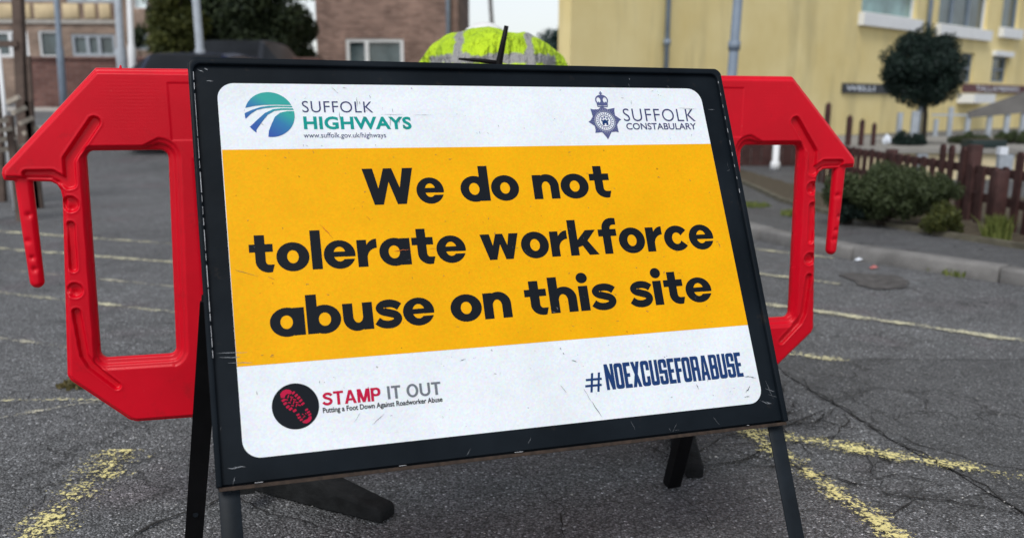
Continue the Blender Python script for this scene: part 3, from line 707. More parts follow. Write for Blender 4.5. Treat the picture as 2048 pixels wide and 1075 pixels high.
for i in range(22):       # motto letters round the garter
    a = math.radians(i*360/22+5); da = .075; cp.append((kl([(.41*math.cos(a-da), -.02+.41*math.sin(a-da)), (.49*math.cos(a-da*.7), -.02+.49*math.sin(a-da*.7)), (.49*math.cos(a+da*.4), -.02+.49*math.sin(a+da*.4)), (.41*math.cos(a+da*.5), -.02+.41*math.sin(a+da*.5))]), 0))
cp += [(kl(ell(0, -.02, .37, .37, n=36)), 0), (kl(ell(0, -.02, .33, .33, n=36)), -1)]
cp += [(kl([(-.22, -.02), (-.22, .06), (-.14, .06), (-.14, .02), (-.06, .02), (-.06, .07), (.06, .07), (.06, .02), (.14, .02), (.14, .06), (.22, .06), (.22, -.02), (.17, -.02), (.17, -.26), (.05, -.26), (.05, -.15), (-.05, -.15), (-.05, -.26), (-.17, -.26), (-.17, -.02)]), 1),
       (kl(ell(-.15, .15, .055, .055, n=12)), 0), (kl(ell(.0, .20, .06, .06, n=12)), 0), (kl(ell(.15, .15, .055, .055, n=12)), 0)]
# crown
cp += [(kl([(-.30, .80), (.30, .80), (.33, 1.02), (-.33, 1.02)]), 0), (kl([(-.26, .86), (.26, .86), (.27, .90), (-.27, .90)]), -1),
       (kl(ell(0, 1.20, .38, .32, n=30)), 0), (kl(ell(-.19, 1.20, .12, .17, n=16)), -1), (kl(ell(.19, 1.20, .12, .17, n=16)), -1), (kl(ell(-.20, 1.06, .05, .05, n=10)), 0), (kl(ell(.20, 1.06, .05, .05, n=10)), 0),
       (kl([(-.03, 1.5), (.03, 1.5), (.03, 1.72), (-.03, 1.72)]), 0), (kl([(-.09, 1.57), (.09, 1.57), (.09, 1.64), (-.09, 1.64)]), 0), (kl(ell(0, 1.50, .06, .05, n=10)), 0)]
flat('crest', cp, [M_CREST, M_NAVY], .0014, plate)

# wear on the sign: scratches, chips and scuffs
def scr(lst, mat, z):
    V = []; F = []
    for (u, v, a, l, w) in lst:
        k = len(V); n = 5; d = Vector((math.cos(a), math.sin(a))); nn = Vector((-d.y, d.x)); up = []; dn = []
        for i in range(n+1):
            p = Vector((u, v))+d*l*(i/n)+nn*random.uniform(-1, 1)*w*.5; ww = w*math.sin(math.pi*(i+.4)/(n+.8))*random.uniform(.3, 1.)/2
            up.append(sp(*(p+nn*ww), z)); dn.append(sp(*(p-nn*ww), z))
        V += up+dn
        for i in range(n): F.append((k+i, k+i+1, k+n+1+i+1, k+n+1+i)[::-1])
    return tag(mk('scratches', V, F, mat, plate), kind='stuff')
dark = [(.355, .205-.1, 1.7, .03, .0010), (.372, .110, 1.75, .018, .0012), (.378, .122, 1.3, .016, .0012), (.295, .072, 1.6, .02, .0012), (.302, .110, .6, .012, .0015), (.26, .100, 1.6, .018, .0008),
        (.300, .080, 1.57, .006, .0014), (.36, .093, 1.5, .01, .0008), (.335, .1065, 0, .05, .0007), (.4, .107, 0, .035, .0006), (.25, .052, .8, .018, .0008), (.27, .053, .02, .008, .0010),
        (.86, .072, 1.6, .010, .0012), (.91, .0505, .1, .006, .0008), (.965, .0885, .05, .045, .0008), (.99, .092, .3, .008, .0010),
        (.615, .690-.045, 1.0, .018, .0010), (.63, .585, .9, .004, .0022), (.645, .600, .5, .012, .0014), (.625, .575, .9, .004, .0018), (.66, .655, 1.15, .03, .0009), (.673, .680, 1.15, .035, .0016),
        (.895, .668, 1.3, .012, .0016), (1.003, .662, .15, .022, .0013), (1.018, .665, .2, .012, .0010), (1.000, .694, -.75, .018, .0022), (.995, .702, .1, .012, .0014), (.43, .585, -.3, .012, .0012), (.285, .665, 2.5, .03, .0008),
        (.243, .660, 2.2, .02, .0007), (.054, .395, .35, .04, .0008), (.108, .41, .5, .012, .0008), (1.002, .385, 1.3, .010, .0018), (.62, .505, .3, .008, .0030), (.63, .497, 1.2, .006, .0025), (.79, .39, .1, .03, .0006), (.10, .55, .1, .008, .001), (.89, .24, .4, .006, .0016)]
for _ in range(150):
    dark.append((random.uniform(.06, 1.015), random.uniform(.055, .71), random.uniform(-.5, .6)+random.choice([0, 0, 1.4]), random.uniform(.001, .007), random.uniform(.0004, .0012)))
scr(dark, simple('dark_scuff', (.07, .075, .09), .6, .5, 200), .0022)
scr([(.205, .318, .9, .034, .0012), (.372-.04, .3735, -.05, .03, .0014), (.40, .372, -.05, .012, .001), (.29, .305, 1.0, .012, .0008)], simple('orange_scratch', (.45, .10, .01), .6, .3, 90), .0023)
white = [(.015, .538, .04, .05, .0012), (.018, .546, .03, .035, .0020), (.032, .556, .05, .04, .0014), (.020, .730, .0, .028, .0022), (.03, .729, .1, .016, .0012), (.016, .020, .5, .012, .0022), (.028, .019, .2, .006, .0026), (.03, .042, .05, .012, .0022),
         (1.037, .0905, .1, .016, .0014), (.865, .022, 1.5, .004, .002), (.862, .034, 1.5, .01, .0006), (1.050, .675, 1.3, .04, .0010), (1.046, .690, .4, .022, .0016), (1.028, .712, .45, .026, .0012), (1.043, .716, .5, .012, .0026), (1.05, .702, .4, .02, .0008),
         (.745, .725, 1.2, .02, .0007), (.84, .738, 2.2, .02, .0006), (.43, .742, 2.2, .014, .001), (.92, .735, 1.0, .02, .0006), (.545, .735, 2.2, .012, .0008), (.03, .745, 1.9, .012, .0012)]
for _ in range(7):
    side = random.choice('lrtb'); u = {'l': random.uniform(.012, .04), 'r': random.uniform(1.042, 1.062)}.get(side, random.uniform(.02, 1.05)); v_ = {'t': random.uniform(.015, .04), 'b': random.uniform(.725, .752)}.get(side, random.uniform(.02, .74))
    white.append((u, v_, random.uniform(-.6, 2.4), random.uniform(.002, .016), random.uniform(.0003, .0010)))
scr(white, simple('pale_scratch', (.17, .185, .205), .5, .5, 200), .0012)
wl = MB()                                              # worn edge of the left rim
for v0 in np.arange(.03, .55, .021):
    wl.bar(sp(.0088, v0, .0094), sp(.0088, v0+random.uniform(.012, .0225), .0094), random.uniform(.0004, .0011), .0006, up=NV)
for v0 in np.arange(.03, .3, .027): wl.bar(sp(SW-.0115, v0, .0094), sp(SW-.0115, v0+random.uniform(.004, .012), .0094), random.uniform(.0004, .0010), .0006, up=NV)
for u0 in np.arange(.03, 1.02, .03):
    if random.random() < .1: wl.bar(sp(u0, SH-.0015, .0012), sp(u0+random.uniform(.004, .02), SH-.0015, .0012), .0008, .0008, up=NV)
tag(wl.build('worn_edge', M_WORN, sgn), kind='stuff')
# front legs: angle iron continuing the sides
for s, u in ((1, .0), (-1, SW)):
    Lg = SO.z; vend = SO.z/.89839518+.002
    g = MB(); w = .034
    a = (0 if s > 0 else SW-w); 
    Mx = Matrix(((A2.x, -D2.x, NV.x, 0), (A2.y, -D2.y, NV.y, 0), (A2.z, -D2.z, NV.z, 0), (0, 0, 0, 1)))
    P0 = sp(a+.003*s, vend, -.014); Mm = Mx.copy(); Mm.translation = P0
    g.prism([(0, 0), (w, 0), (w, vend-SH+.10), (0, vend-SH+.10)], Mm, .0035)
    lg = bevel(g.build('leg', M_LEGF, sgn), .001, 1)
    g = MB(); x0 = 0 if s > 0 else w-.0035
    P1 = sp(a+.003*s+x0, vend, -.046); Mm = Mx.copy(); Mm.translation = P1
    g.prism([(0, 0), (.0035, 0), (.0035, vend-SH+.10), (0, vend-SH+.10)], Mm, .0318)
    g.build('leg_flange', M_LEG, lg)
    if s < 0:
        for vv, du in ((vend-.222, .012), (vend-.200, .022)):
            pass
# back legs pivoted halfway up the sides
for s, piv, foot in ((-1, sp(.012, .44, -.035), Vector((-.680, 1.813, 0))), (1, sp(SW-.026, .40, -.035), Vector((.412, 2.19, .0)))):
    g = MB(); up = Vector((-.32, .945, 0)); d = (foot-piv).normalized(); sd = up.cross(d).normalized()
    g.bar(piv, foot, .036, .0035, up=up); lg = g.build('back_leg', M_LEG, sgn)
    g = MB(); o_ = sd*(.0135*(-1 if sd.x > 0 else 1)); g.bar(piv+o_+up*.017, foot+o_+up*.017, .0035, .030, up=up); g.build('leg_flange', M_LEG, lg)
    MB().tube([piv+NV*.02+A2*0, piv-NV*.02], .008, 10).build('pivot_bolt', M_WORN, lg)
    if s < 0:
        q = piv+(foot-piv)*.80; MB().tube([q-up*.004, q-up*.001], .0055, 14).build('rivet', M_LEGF, lg)
# ------------------------------------------------------------------ red plastic barrier
BD = Vector((.96669925, .25591514, 0)); BN = Vector((.25591514, -.96669925, 0)); BO = Vector((-.0842423, 2.18295, 0))
def seg_d(X, Y, a, b):
    px, py = X-a[0], Y-a[1]; bx, by = b[0]-a[0], b[1]-a[1]; t = np.clip((px*bx+py*by)/(bx*bx+by*by), 0, 1)
    return np.hypot(px-bx*t, py-by*t), t
def poly_sd(X, Y, P):
    d = np.full(X.shape, 1e9); ins = np.zeros(X.shape, bool); n = len(P)
    for i in range(n):
        a = P[i]; b = P[(i+1) % n]; d = np.minimum(d, seg_d(X, Y, a, b)[0])
        c = ((a[1] > Y) != (b[1] > Y)); xi = (b[0]-a[0])*(Y-a[1])/((b[1]-a[1]) if b[1] != a[1] else 1e-9)+a[0]; ins ^= (c & (X < xi))
    return np.where(ins, d, -d)
def caps(X, Y, P, r0, r1=None):
    r1 = r1 or r0; out = np.full(X.shape, -1e9); n = len(P)-1
    for i in range(n):
        d, t = seg_d(X, Y, P[i], P[i+1]); k = (i+t)/n; out = np.maximum(out, r0+(r1-r0)*k-d)
    return out
def barrier():
    h = .0021; xs = np.concatenate([np.arange(-1.01, -.64, h), np.arange(-.64, .64, .01), np.arange(.64, 1.0101, h)]); ys = np.arange(.235, 1.025, h)
    X, Y = np.meshgrid(xs, ys); A = np.abs(X)
    OUT = [(-.1, 1.013), (.803, 1.013), (.998, .812), (1.001, .800), (.998, .786), (.910, .782), (.899, .776), (.893, .765), (.891, .748), (.918, .364), (.912, .351), (.800, .2515), (.785, .246), (-.1, .244)]
    so_ = poly_sd(A, Y, OUT); fin = caps(A, Y, [(.962, .80), (.958, .573)], .0175, .0140)
    r = .016; WIN = [(.8365-r, .845-r), (.675+r, .845-r), (.690+r, .397+r), (.8465-r, .397+r)]
    sw = r-poly_sd(A, Y, WIN)*-1 if False else -(r+poly_sd(A, Y, WIN))       # >0 outside the window
    sdo = np.maximum(so_, fin); D = np.minimum(sdo, sw)
    def prof(d, st):
        xs_, zs_ = zip(*st); return np.interp(d, xs_, zs_)
    Ho = prof(so_, [(-1, .004), (0, .004), (.002, .0125), (.0075, .0145), (.0100, .0220), (.012, .0240), (1, .024)])
    Hf = prof(fin, [(-1, 0), (0, .004), (.004, .010), (.009, .0135), (.03, .015)])
    Ho = np.where(so_ > 0, np.maximum(Ho, 0), 0); Ho = np.maximum(Ho, np.where(fin > 0, Hf, 0))
    side = np.maximum(np.clip((.722-A)/.03, 0, 1), .75*np.clip((.408-Y)/.02, 0, 1)); sw2 = sw/(.42+.58*side)
    Hw = prof(sw2, [(-1, .003), (0, .003), (.003, .0100), (.013, .0125), (.0165, .0190), (.024, .0205), (.027, .024), (1, .03)])
    H = np.minimum(Ho, Hw)
    G = np.maximum.reduce([caps(A, Y, [(.812, .904), (.868, .828), (.869, .780)], .0115), caps(A, Y, [(.950, .7995), (.903, .7985), (.874, .778)], .0085, .0105),
        caps(A, Y, [(.8775, .692), (.8805, .602)], .0085), caps(A, Y, [(.8835, .506), (.8765, .410), (.865, .385), (.817, .337)], .0085),
        .0165-np.hypot(A-.874, Y-.7365), .0160-np.hypot(A-.882, Y-.5535)])
    H = H-.010*np.clip((G+.0005)/.0026, 0, 1)*np.where(so_ > .003, 1, 0)+.0009*np.exp(-((G+.0028)/.0018)**2)*(so_ > .006)
    # the dimples are gouged by wear
    # reflector recess and moulding seams
    rec = np.minimum.reduce([.665-A, Y-.865, .985-Y]); H = H-.0015*np.clip(rec/.002, 0, 1)
    pn = np.minimum.reduce([.62-A, Y-.33, .83-Y]); H = H-.008*np.clip(pn/.006, 0, 1)
    for q in np.linspace(-.5, .5, 5): H = H+.008*np.clip(1.2-np.abs(X-q)/.02, 0, 1)*(pn > 0)
    # dents on the finger
    for (fx, fy, fr) in ((.958, .60, .006), (.960, .625, .005), (.966, .66, .006), (.957, .715, .006)): H = H-.0045*np.exp(-((A-fx)**2+(Y-fy)**2)/fr**2)
    for (fx, fy, fr) in ((.873, .727, .005), (.883, .548, .006)): H = H-.003*np.exp(-((A-fx)**2+(Y-fy)**2)/fr**2)
    H = H+.00012*np.sin(Y*900)*np.exp(-((A-.74)**2+(Y-.95)**2)/.004)
    ny, nx = X.shape; V = [np.stack([X, Y, H], -1).reshape(-1, 3)]; inside = (D > 0)
    a, b, c, d = inside[:-1, :-1], inside[:-1, 1:], inside[1:, 1:], inside[1:, :-1]
    idx = np.arange(ny*nx).reshape(ny, nx); full = a & b & c & d
    Q = np.stack([idx[:-1, :-1][full], idx[:-1, 1:][full], idx[1:, 1:][full], idx[1:, :-1][full]], -1)
    part = (a | b | c | d) & ~full; extra = []; ec = {}; F = []; edge = []
    flatD = D.ravel(); FX = X.ravel(); FY = Y.ravel(); base = ny*nx
    def cut(i, j):
        k = (min(i, j), max(i, j))
        if k not in ec:
            t = flatD[i]/(flatD[i]-flatD[j]); hz = .0035 if True else 0
            ec[k] = base+len(extra); extra.append((FX[i]+t*(FX[j]-FX[i]), FY[i]+t*(FY[j]-FY[i]), hz))
        return ec[k]
    for j, i in zip(*np.nonzero(part)):
        c4 = [idx[j, i], idx[j, i+1], idx[j+1, i+1], idx[j+1, i]]; P = []; cu = []
        for k in range(4):
            p, q = c4[k], c4[(k+1) % 4]
            if flatD[p] > 0: P.append(p)
            if (flatD[p] > 0) != (flatD[q] > 0):
                e = cut(p, q); P.append(e); cu.append((e, flatD[p] > 0))
        if len(P) >= 3: F.append(tuple(int(x) for x in P))
        if len(cu) == 2:
            e0 = [e for e, o_ in cu if o_][0] if any(o_ for _, o_ in cu) else cu[0][0]; e1 = [e for e, _ in cu if e != e0]
            if e1: edge.append((e0, e1[0]))
    VV = np.vstack([V[0], np.array(extra)]); used = np.zeros(len(VV), bool); used[Q.ravel()] = True
    for q in F: used[list(q)] = True
    remap = np.cumsum(used)-1; n1 = int(used.sum()); VV = VV[used]; Q = remap[Q]; F = [tuple(int(remap[x]) for x in q) for q in F]
    Wf = np.array([np.array(BO)]*n1)+VV[:, :1]*np.array(BD)+VV[:, 1:2]*np.array([0, 0, 1.])+VV[:, 2:]*np.array(BN)
    Wb = np.array([np.array(BO)]*n1)+VV[:, :1]*np.array(BD)+VV[:, 1:2]*np.array([0, 0, 1.])-VV[:, 2:]*np.array(BN)
    allF = [tuple(q) for q in Q.tolist()]+F; faces = allF+[tuple(x+n1 for x in q[::-1]) for q in allF]
    for e0, e1 in edge:
        e0 = int(remap[e0]); e1 = int(remap[e1]); faces.append((e1, e0, e0+n1, e1+n1))
    r_ = root('barrier', (BO.x, BO.y, 0), 'red plastic road barrier with end windows standing behind the yellow sign', 'barrier')
    pnl = mk('panel', np.vstack([Wf, Wb]), faces, M_RED, r_, smooth=True)
    return r_
bar_ = barrier()
# rubber feet
def foot(tip, heel, w, hgt, hub):
    tip = Vector(tip); heel = Vector(heel); d = (heel-tip); Ln = d.length; d.normalize(); n = Vector((-d.y, d.x, 0))
    st = [(0, .026, .40), (.02, .034, .43), (.35, .062, .50), (.62, hgt, .5), (.75, hgt, .5), (.98, .06, .45), (1, .05, .4)]
    V = []; F = []
    for t, h_, ww in st:
        p = tip+d*Ln*t
        for sx, z in ((-1, 0), (1, 0), (1, h_*.75), (.86, h_), (-.86, h_), (-1, h_*.75)): V.append((*(p+n*sx*w*ww).xy, z+.003))
    for i in range(len(st)-1):
        for j in range(6): F.append((i*6+j, i*6+(j+1) % 6, i*6+6+(j+1) % 6, i*6+6+j)[::-1])
    F.append(tuple(range(6))); F.append(tuple(len(V)-6+j for j in range(6))[::-1])
    o = mk('foot', V, F, M_RUB, bar_); m_ = o.modifiers.new('b', 'BEVEL'); m_.width = .003; m_.segments = 1; m_.limit_method = 'ANGLE'
    hb = Vector(hub); MB().box((-.02, -.016, .05), (.02, .016, .27), M=Matrix.Translation(hb) @ Matrix.Rotation(math.atan2(BD.y, BD.x), 4, 'Z')).build('foot_post', M_RUB, bar_)
    # moulded rib on the flank
    r0 = tip+d*Ln*.42-n*w*.52; r1 = tip+d*Ln*.72-n*w*.52
    MB().bar((r0.x, r0.y, .03), (r1.x, r1.y, .03), .012, .028).build('rib', M_RUB, o)
foot((-.285, 1.995, 0), (-.665, 2.20, 0), .068, .100, BO+BD*-.56)
foot((.475, 2.245, 0), (.49, 2.74, 0), .055, .12, BO+BD*.55)
# moulding nib on the top edge
MB().tube([BO+BD*-.756+Vector((0, 0, 1.010)), BO+BD*-.755+Vector((0, 0, 1.019))], [.004, .0015], 8).build('nib', M_RED, bar_)

# ------------------------------------------------------------------ the worker
def worker():
    Y0 = 3.45; cx = at(986, 100, Y0).x
    r_ = root('person', (cx, Y0, 0), 'worker in a fluorescent yellow jacket and white hard hat bending forward behind the sign', 'person')
    J = {}; vs = []; es = []; rad = []
    def v(name, p, r): J[name] = len(vs); vs.append(Vector(p)); rad.append(r)
    def e(a, b): es.append((J[a], J[b]))
    v('pel', (0, -.10, .97), (.165, .13)); v('belly', (0, -.05, 1.10), (.19, .15)); v('chest', (.005, .12, 1.20), (.19, .15)); v('neckb', (.0, .26, 1.15), (.13, .08)); v('neck', (0, .34, 1.10), (.065, .065)); v('head', (-.02, .44, 1.09), (.09, .09)); v('head2', (-.02, .50, 1.13), (.085, .085))
    for s, n in ((-1, 'l'), (1, 'r')):
        v('sh'+n, (s*.20, .14, 1.10 if s < 0 else 1.075), (.085, .085)); v('ua'+n, (s*.275, .16, 1.01), (.068, .068)); v('el'+n, (s*.31, .19, .81), (.055, .055)); v('wr'+n, (s*.20, .40, .64), (.038, .036)); v('ha'+n, (s*.185, .44, .58), (.042, .025)); v('fi'+n, (s*.175, .46, .50), (.03, .018))
        v('hip'+n, (s*.10, -.10, .87), (.11, .11)); v('kn'+n, (s*.13, .02, .48), (.075, .075)); v('an'+n, (s*.14, -.05, .10), (.055, .055)); v('to'+n, (s*.15, .12, .05), (.05, .04))
        v('hl'+n, (s*.14, -.09, .05), (.045, .04))
    for a, b in (('pel', 'belly'), ('belly', 'chest'), ('chest', 'neckb'), ('neckb', 'neck'), ('neck', 'head'), ('head', 'head2')): e(a, b)
    for n in 'lr':
        for a, b in (('chest', 'sh'+n), ('sh'+n, 'ua'+n), ('ua'+n, 'el'+n), ('el'+n, 'wr'+n), ('wr'+n, 'ha'+n), ('ha'+n, 'fi'+n), ('pel', 'hip'+n), ('hip'+n, 'kn'+n), ('kn'+n, 'an'+n), ('an'+n, 'to'+n), ('an'+n, 'hl'+n)): e(a, b)
    me = bpy.data.meshes.new('body'); me.from_pydata([tuple(p) for p in vs], es, [])
    ob = bpy.data.objects.new('body', me); C.objects.link(ob)
    ob.modifiers.new('s', 'SKIN')
    for i, rr_ in enumerate(rad): me.skin_vertices[0].data[i].radius = rr_
    me.skin_vertices[0].data[0].use_root = True
    sb = ob.modifiers.new('u', 'SUBSURF'); sb.levels = 3; sb.render_levels = 3
    dg = bpy.context.evaluated_depsgraph_get(); dg.update(); m2 = bpy.data.meshes.new_from_object(ob.evaluated_get(dg)); bpy.data.objects.remove(ob)
    m2.name = 'body'
    # material by region with an object-space shader
    m, nt, b = nodes('hi_vis_clothing'); tc = N(nt, 'ShaderNodeTexCoord'); p = tc.outputs['Object']
    sx = N(nt, 'ShaderNodeSeparateXYZ'); L(nt, p, sx.inputs[0])
    nz = noise(nt, p, 9, 4); fold = noise(nt, p, 16, 3, .6)
    yel = mix(nt, ramp(nt, nz, [(.3, 0.), (.7, 1.)]), (.36, .56, .010), (.55, .78, .012))
    xx = math_(nt, 'ADD', sx.outputs[0], math_(nt, 'MULTIPLY', math_(nt, 'SUBTRACT', fold, .5), .05))
    yy = math_(nt, 'ADD', sx.outputs[1], math_(nt, 'MULTIPLY', math_(nt, 'SUBTRACT', fold, .5), .06))
    ax = math_(nt, 'ABSOLUTE', math_(nt, 'SUBTRACT', math_(nt, 'ABSOLUTE', math_(nt, 'SUBTRACT', xx, .005)), .125))
    brace = ramp(nt, ax, [(.015, 1.), (.018, 0.)])
    hz = math_(nt, 'ADD', sx.outputs[2], math_(nt, 'MULTIPLY', math_(nt, 'SUBTRACT', fold, .5), .05))
    hoop = math_(nt, 'MULTIPLY', ramp(nt, math_(nt, 'ABSOLUTE', math_(nt, 'SUBTRACT', hz, 1.092)), [(.015, 1.), (.018, 0.)]), ramp(nt, sx.outputs[1], [(.05, 1.), (.06, 0.)]))
    zz = sx.outputs[2]; slv = ramp(nt, math_(nt, 'ABSOLUTE', math_(nt, 'SUBTRACT', zz, .93)), [(.022, 1.), (.026, 0.)]); sa = ramp(nt, math_(nt, 'ABSOLUTE', sx.outputs[0]), [(.205, 0.), (.215, 1.)])
    band = math_(nt, 'MAXIMUM', math_(nt, 'MAXIMUM', brace, hoop), math_(nt, 'MULTIPLY', slv, sa))
    cl = mix(nt, band, yel, (.30, .30, .30))
    trou = mix(nt, ramp(nt, nz, [(.3, 0.), (.7, 1.)]), (.015, .02, .035), (.03, .035, .055))
    cl = mix(nt, ramp(nt, math_(nt, 'SUBTRACT', zz, math_(nt, 'MULTIPLY', sx.outputs[1], -.2)), [(.80, 1.), (.81, 0.)]), cl, trou) if False else cl
    legm = math_(nt, 'MULTIPLY', ramp(nt, zz, [(.835, 1.), (.845, 0.)]), ramp(nt, math_(nt, 'ABSOLUTE', sx.outputs[0]), [(.20, 1.), (.205, 0.)]))
    legm = math_(nt, 'MULTIPLY', legm, ramp(nt, sx.outputs[1], [(.16, 1.), (.18, 0.)]))
    cl = mix(nt, legm, cl, trou)
    boots = ramp(nt, zz, [(.12, 1.), (.13, 0.)]); cl = mix(nt, boots, cl, (.02, .018, .015))
    skin = math_(nt, 'MULTIPLY', ramp(nt, sx.outputs[1], [(.355, 0.), (.365, 1.)]), 1.); cl = mix(nt, skin, cl, (.42, .25, .18))
    L(nt, cl, b.inputs['Base Color']); b.inputs['Roughness'].default_value = .8
    wm = N(nt, 'ShaderNodeMapping'); wm.inputs['Scale'].default_value = (24, 7, 7); wm.inputs['Rotation'].default_value = (.3, .2, .5); L(nt, p, wm.inputs[0])
    bump(nt, b, math_(nt, 'ADD', fold, noise(nt, wm.outputs[0], 1, 3, .5)), 1., .05)
    from mathutils import noise as mn
    for vt in m2.vertices:
        q = vt.co; k = .016 if q.z > .2 and q.y < .33 else 0.
        vt.co = q+Vector(vt.normal)*k*(mn.noise(Vector((q.x*9, q.y*6, q.z*7)))+.6*mn.noise(Vector((q.x*26, q.y*12, q.z*14))))
    for vt in m2.vertices: vt.co.x *= .92
    m2.materials.clear(); m2.materials.append(m)
    for q in m2.polygons: q.use_smooth = True; q.material_index = 0
    bo = bpy.data.objects.new('body', m2); C.objects.link(bo); bo.parent = r_; bo.location = (0, 0, 0)
    # hard hat
    bm = bmesh.new(); bmesh.ops.create_uvsphere(bm, u_segments=28, v_segments=14, radius=.115)
    for vt in bm.verts:
        if vt.co.z < 0: vt.co.z = vt.co.z*.15; vt.co.x *= 1.14; vt.co.y *= 1.2
        else: vt.co.z *= .98
        vt.co = Matrix.Rotation(math.radians(-30), 4, 'X') @ vt.co + Vector((-.045, .50, 1.150))
    me = bpy.data.meshes.new('hard_hat'); bm.to_mesh(me); bm.free(); me.materials.append(simple('white_hat', (.8, .8, .8), .4, .03, 5))
    for q in me.polygons: q.use_smooth = True
    hh = bpy.data.objects.new('hard_hat', me); C.objects.link(hh); hh.parent = r_
    # ears, hair
    MB().tube([(-.11, .47, 1.09), (-.125, .47, 1.05)], [.02, .012], 8).build('ear', simple('skin', (.42, .25, .18), .6, .1, 10), r_, local=True, smooth=True)
    MB().tube([(.07, .47, 1.09), (.085, .47, 1.05)], [.02, .012], 8).build('ear', bpy.data.materials['skin'], r_, local=True, smooth=True)
    bpy.data.objects['ear']; return r_
worker()
# black T-handled rod standing behind the barrier
rb = at(998, 126, 2.62); rt = at(1013, 52, 2.62); dr = (rt-rb).normalized(); base_ = rb-dr*(rb.z/dr.z)
rd = root('lifting_rod', base_, 'thin black rod with a side bar rising above the sign before the yellow jacket', 'tool')
MB().tube([base_, rb, rb.lerp(rt, .5), rt], [.010, .0095, .008, .006], 12).build('shaft', M_LEG, rd, smooth=True)
MB().tube([rb+Vector((-.11, 0, .010)), rb+Vector((-.05, 0, .006)), rb+Vector((.01, 0, -.002))], [.003, .006, .007], 8).build('side_bar', M_LEG, rd, smooth=True)

# ------------------------------------------------------------------ foliage helper
def leaves(n, centers, radii, size, weights=None, squash=1., gap=0.):
    """numpy leaf cloud: quads scattered through clumps"""
    cen = np.array(centers, float); rad = np.array(radii, float)
    if rad.ndim == 1: rad = np.stack([rad]*3, -1)
    w = rad.prod(1)**(2/3); w = w/w.sum(); k = rng.choice(len(cen), n, p=w)
    d = rng.normal(size=(n, 3)); d /= np.linalg.norm(d, axis=1)[:, None]; r = rng.random(n)**.38
    P = cen[k]+d*r[:, None]*rad[k]
    nrm = d+rng.normal(size=(n, 3))*.7; nrm[:, 2] += .4; nrm /= np.linalg.norm(nrm, axis=1)[:, None]
    t = np.cross(nrm, rng.normal(size=(n, 3))); t /= np.linalg.norm(t, axis=1)[:, None]; b = np.cross(nrm, t)
    s = size*rng.uniform(.6, 1.3, n)[:, None]
    V = np.stack([P-t*s*.5, P+b*s*.28+nrm*s*.08, P+t*s*.5, P-b*s*.28], 1).reshape(-1, 3)
    F = np.arange(4*n).reshape(n, 4)
    return V, F
def clumps(c, r, n, cr, seed=0, flat_=1.):
    g = np.random.default_rng(seed); out = []
    for _ in range(n):
        d = g.normal(size=3); d /= np.linalg.norm(d); out.append((c[0]+d[0]*r[0]*g.uniform(.35, 1), c[1]+d[1]*r[1]*g.uniform(.35, 1), c[2]+d[2]*r[2]*g.uniform(.35, 1)))
    return out, list(g.uniform(.6, 1.15, n)*cr)
def tree(name, base, crown_c, crown_r, nleaf, leaf, mat, label, cat='tree', ncl=40, cr=.5, seed=1, trunk_r=.12, group=None, limbs=6):
    r_ = root(name, base, label, cat, group); cc, rr_ = clumps(crown_c, crown_r, ncl, cr, seed)
    V, F = leaves(nleaf, cc, rr_, leaf); mk('crown', V, F, mat, r_)
    g = MB(); top = Vector(crown_c); b = Vector(base); mid = b.lerp(top, .5)+Vector((trunk_r*.4, 0, 0))
    g.tube([b-Vector((0, 0, .05)), mid, top], [trunk_r, trunk_r*.8, trunk_r*.45], 10)
    for i in range(limbs):
        q = Vector(cc[i*(len(cc)//limbs)]); s = b.lerp(top, .45+.08*(i % 4)); g.tube([s, s.lerp(q, .5)+Vector((0, 0, .05*crown_r[2])), q], [trunk_r*.45, trunk_r*.3, trunk_r*.1], 7)
    g.build('trunk', M_BARK, r_, smooth=True); return r_

# ------------------------------------------------------------------ picket fence on the right
FX = 3.43; zb = KH
pf = root('picket_fence', (FX, 7.5, zb), 'low red brown picket fence running away behind the bush', 'fence')
def picket_mesh(w, t, h, pointed):
    g = MB(); P = [(-w/2, 0), (w/2, 0), (w/2, h-.02), (w/4, h), (-w/4, h), (-w/2, h-.02)]
    g.prism(P, Matrix(((0, 0, 1, 0), (1, 0, 0, 0), (0, 1, 0, 0), (0, 0, 0, 1))), t); return g
p0 = None; y = 5.35; i = 0
while y < 10.6:
    post = (i % 8 == 3)
    if p0 is None:
        p0 = picket_mesh(.072, .02, .43, True).build('picket', M_FENCE, pf, local=True); src = p0
    c = p0 if i == 0 else p0.copy()
    if i: C.objects.link(c); c.parent = pf
    c.location = (-.012+random.uniform(-.004, .004), y-7.5, 0.0); c.rotation_euler = (random.uniform(-.02, .02), 0, 0)
    c.scale = (1, random.uniform(.9, 1.1), random.uniform(.98, 1.02)*(1.25 if i in (11, 12, 13, 5, 6, 4) else 1))
    y += .165; i += 1
for z in (.16, .355):
    MB().box((FX+.012, 5.25, zb+z), (FX+.055, 10.7, zb+z+.06)).build('rail', M_FENCE, pf)
for yy in (5.55, 7.1, 8.65, 10.2):
    bevel(MB().box((FX+.014, yy-.045, 0), (FX+.10, yy+.045, zb+(.56 if yy < 8 else .45))).build('post', M_FENCE, pf), .006, 1)
fp = gr(1988, 470, KH); bevel(MB().box((fp.x-.04, fp.y-.04, KH), (fp.x+.04, fp.y+.04, KH+.43)).build('post', M_FENCE, pf), .006, 1)

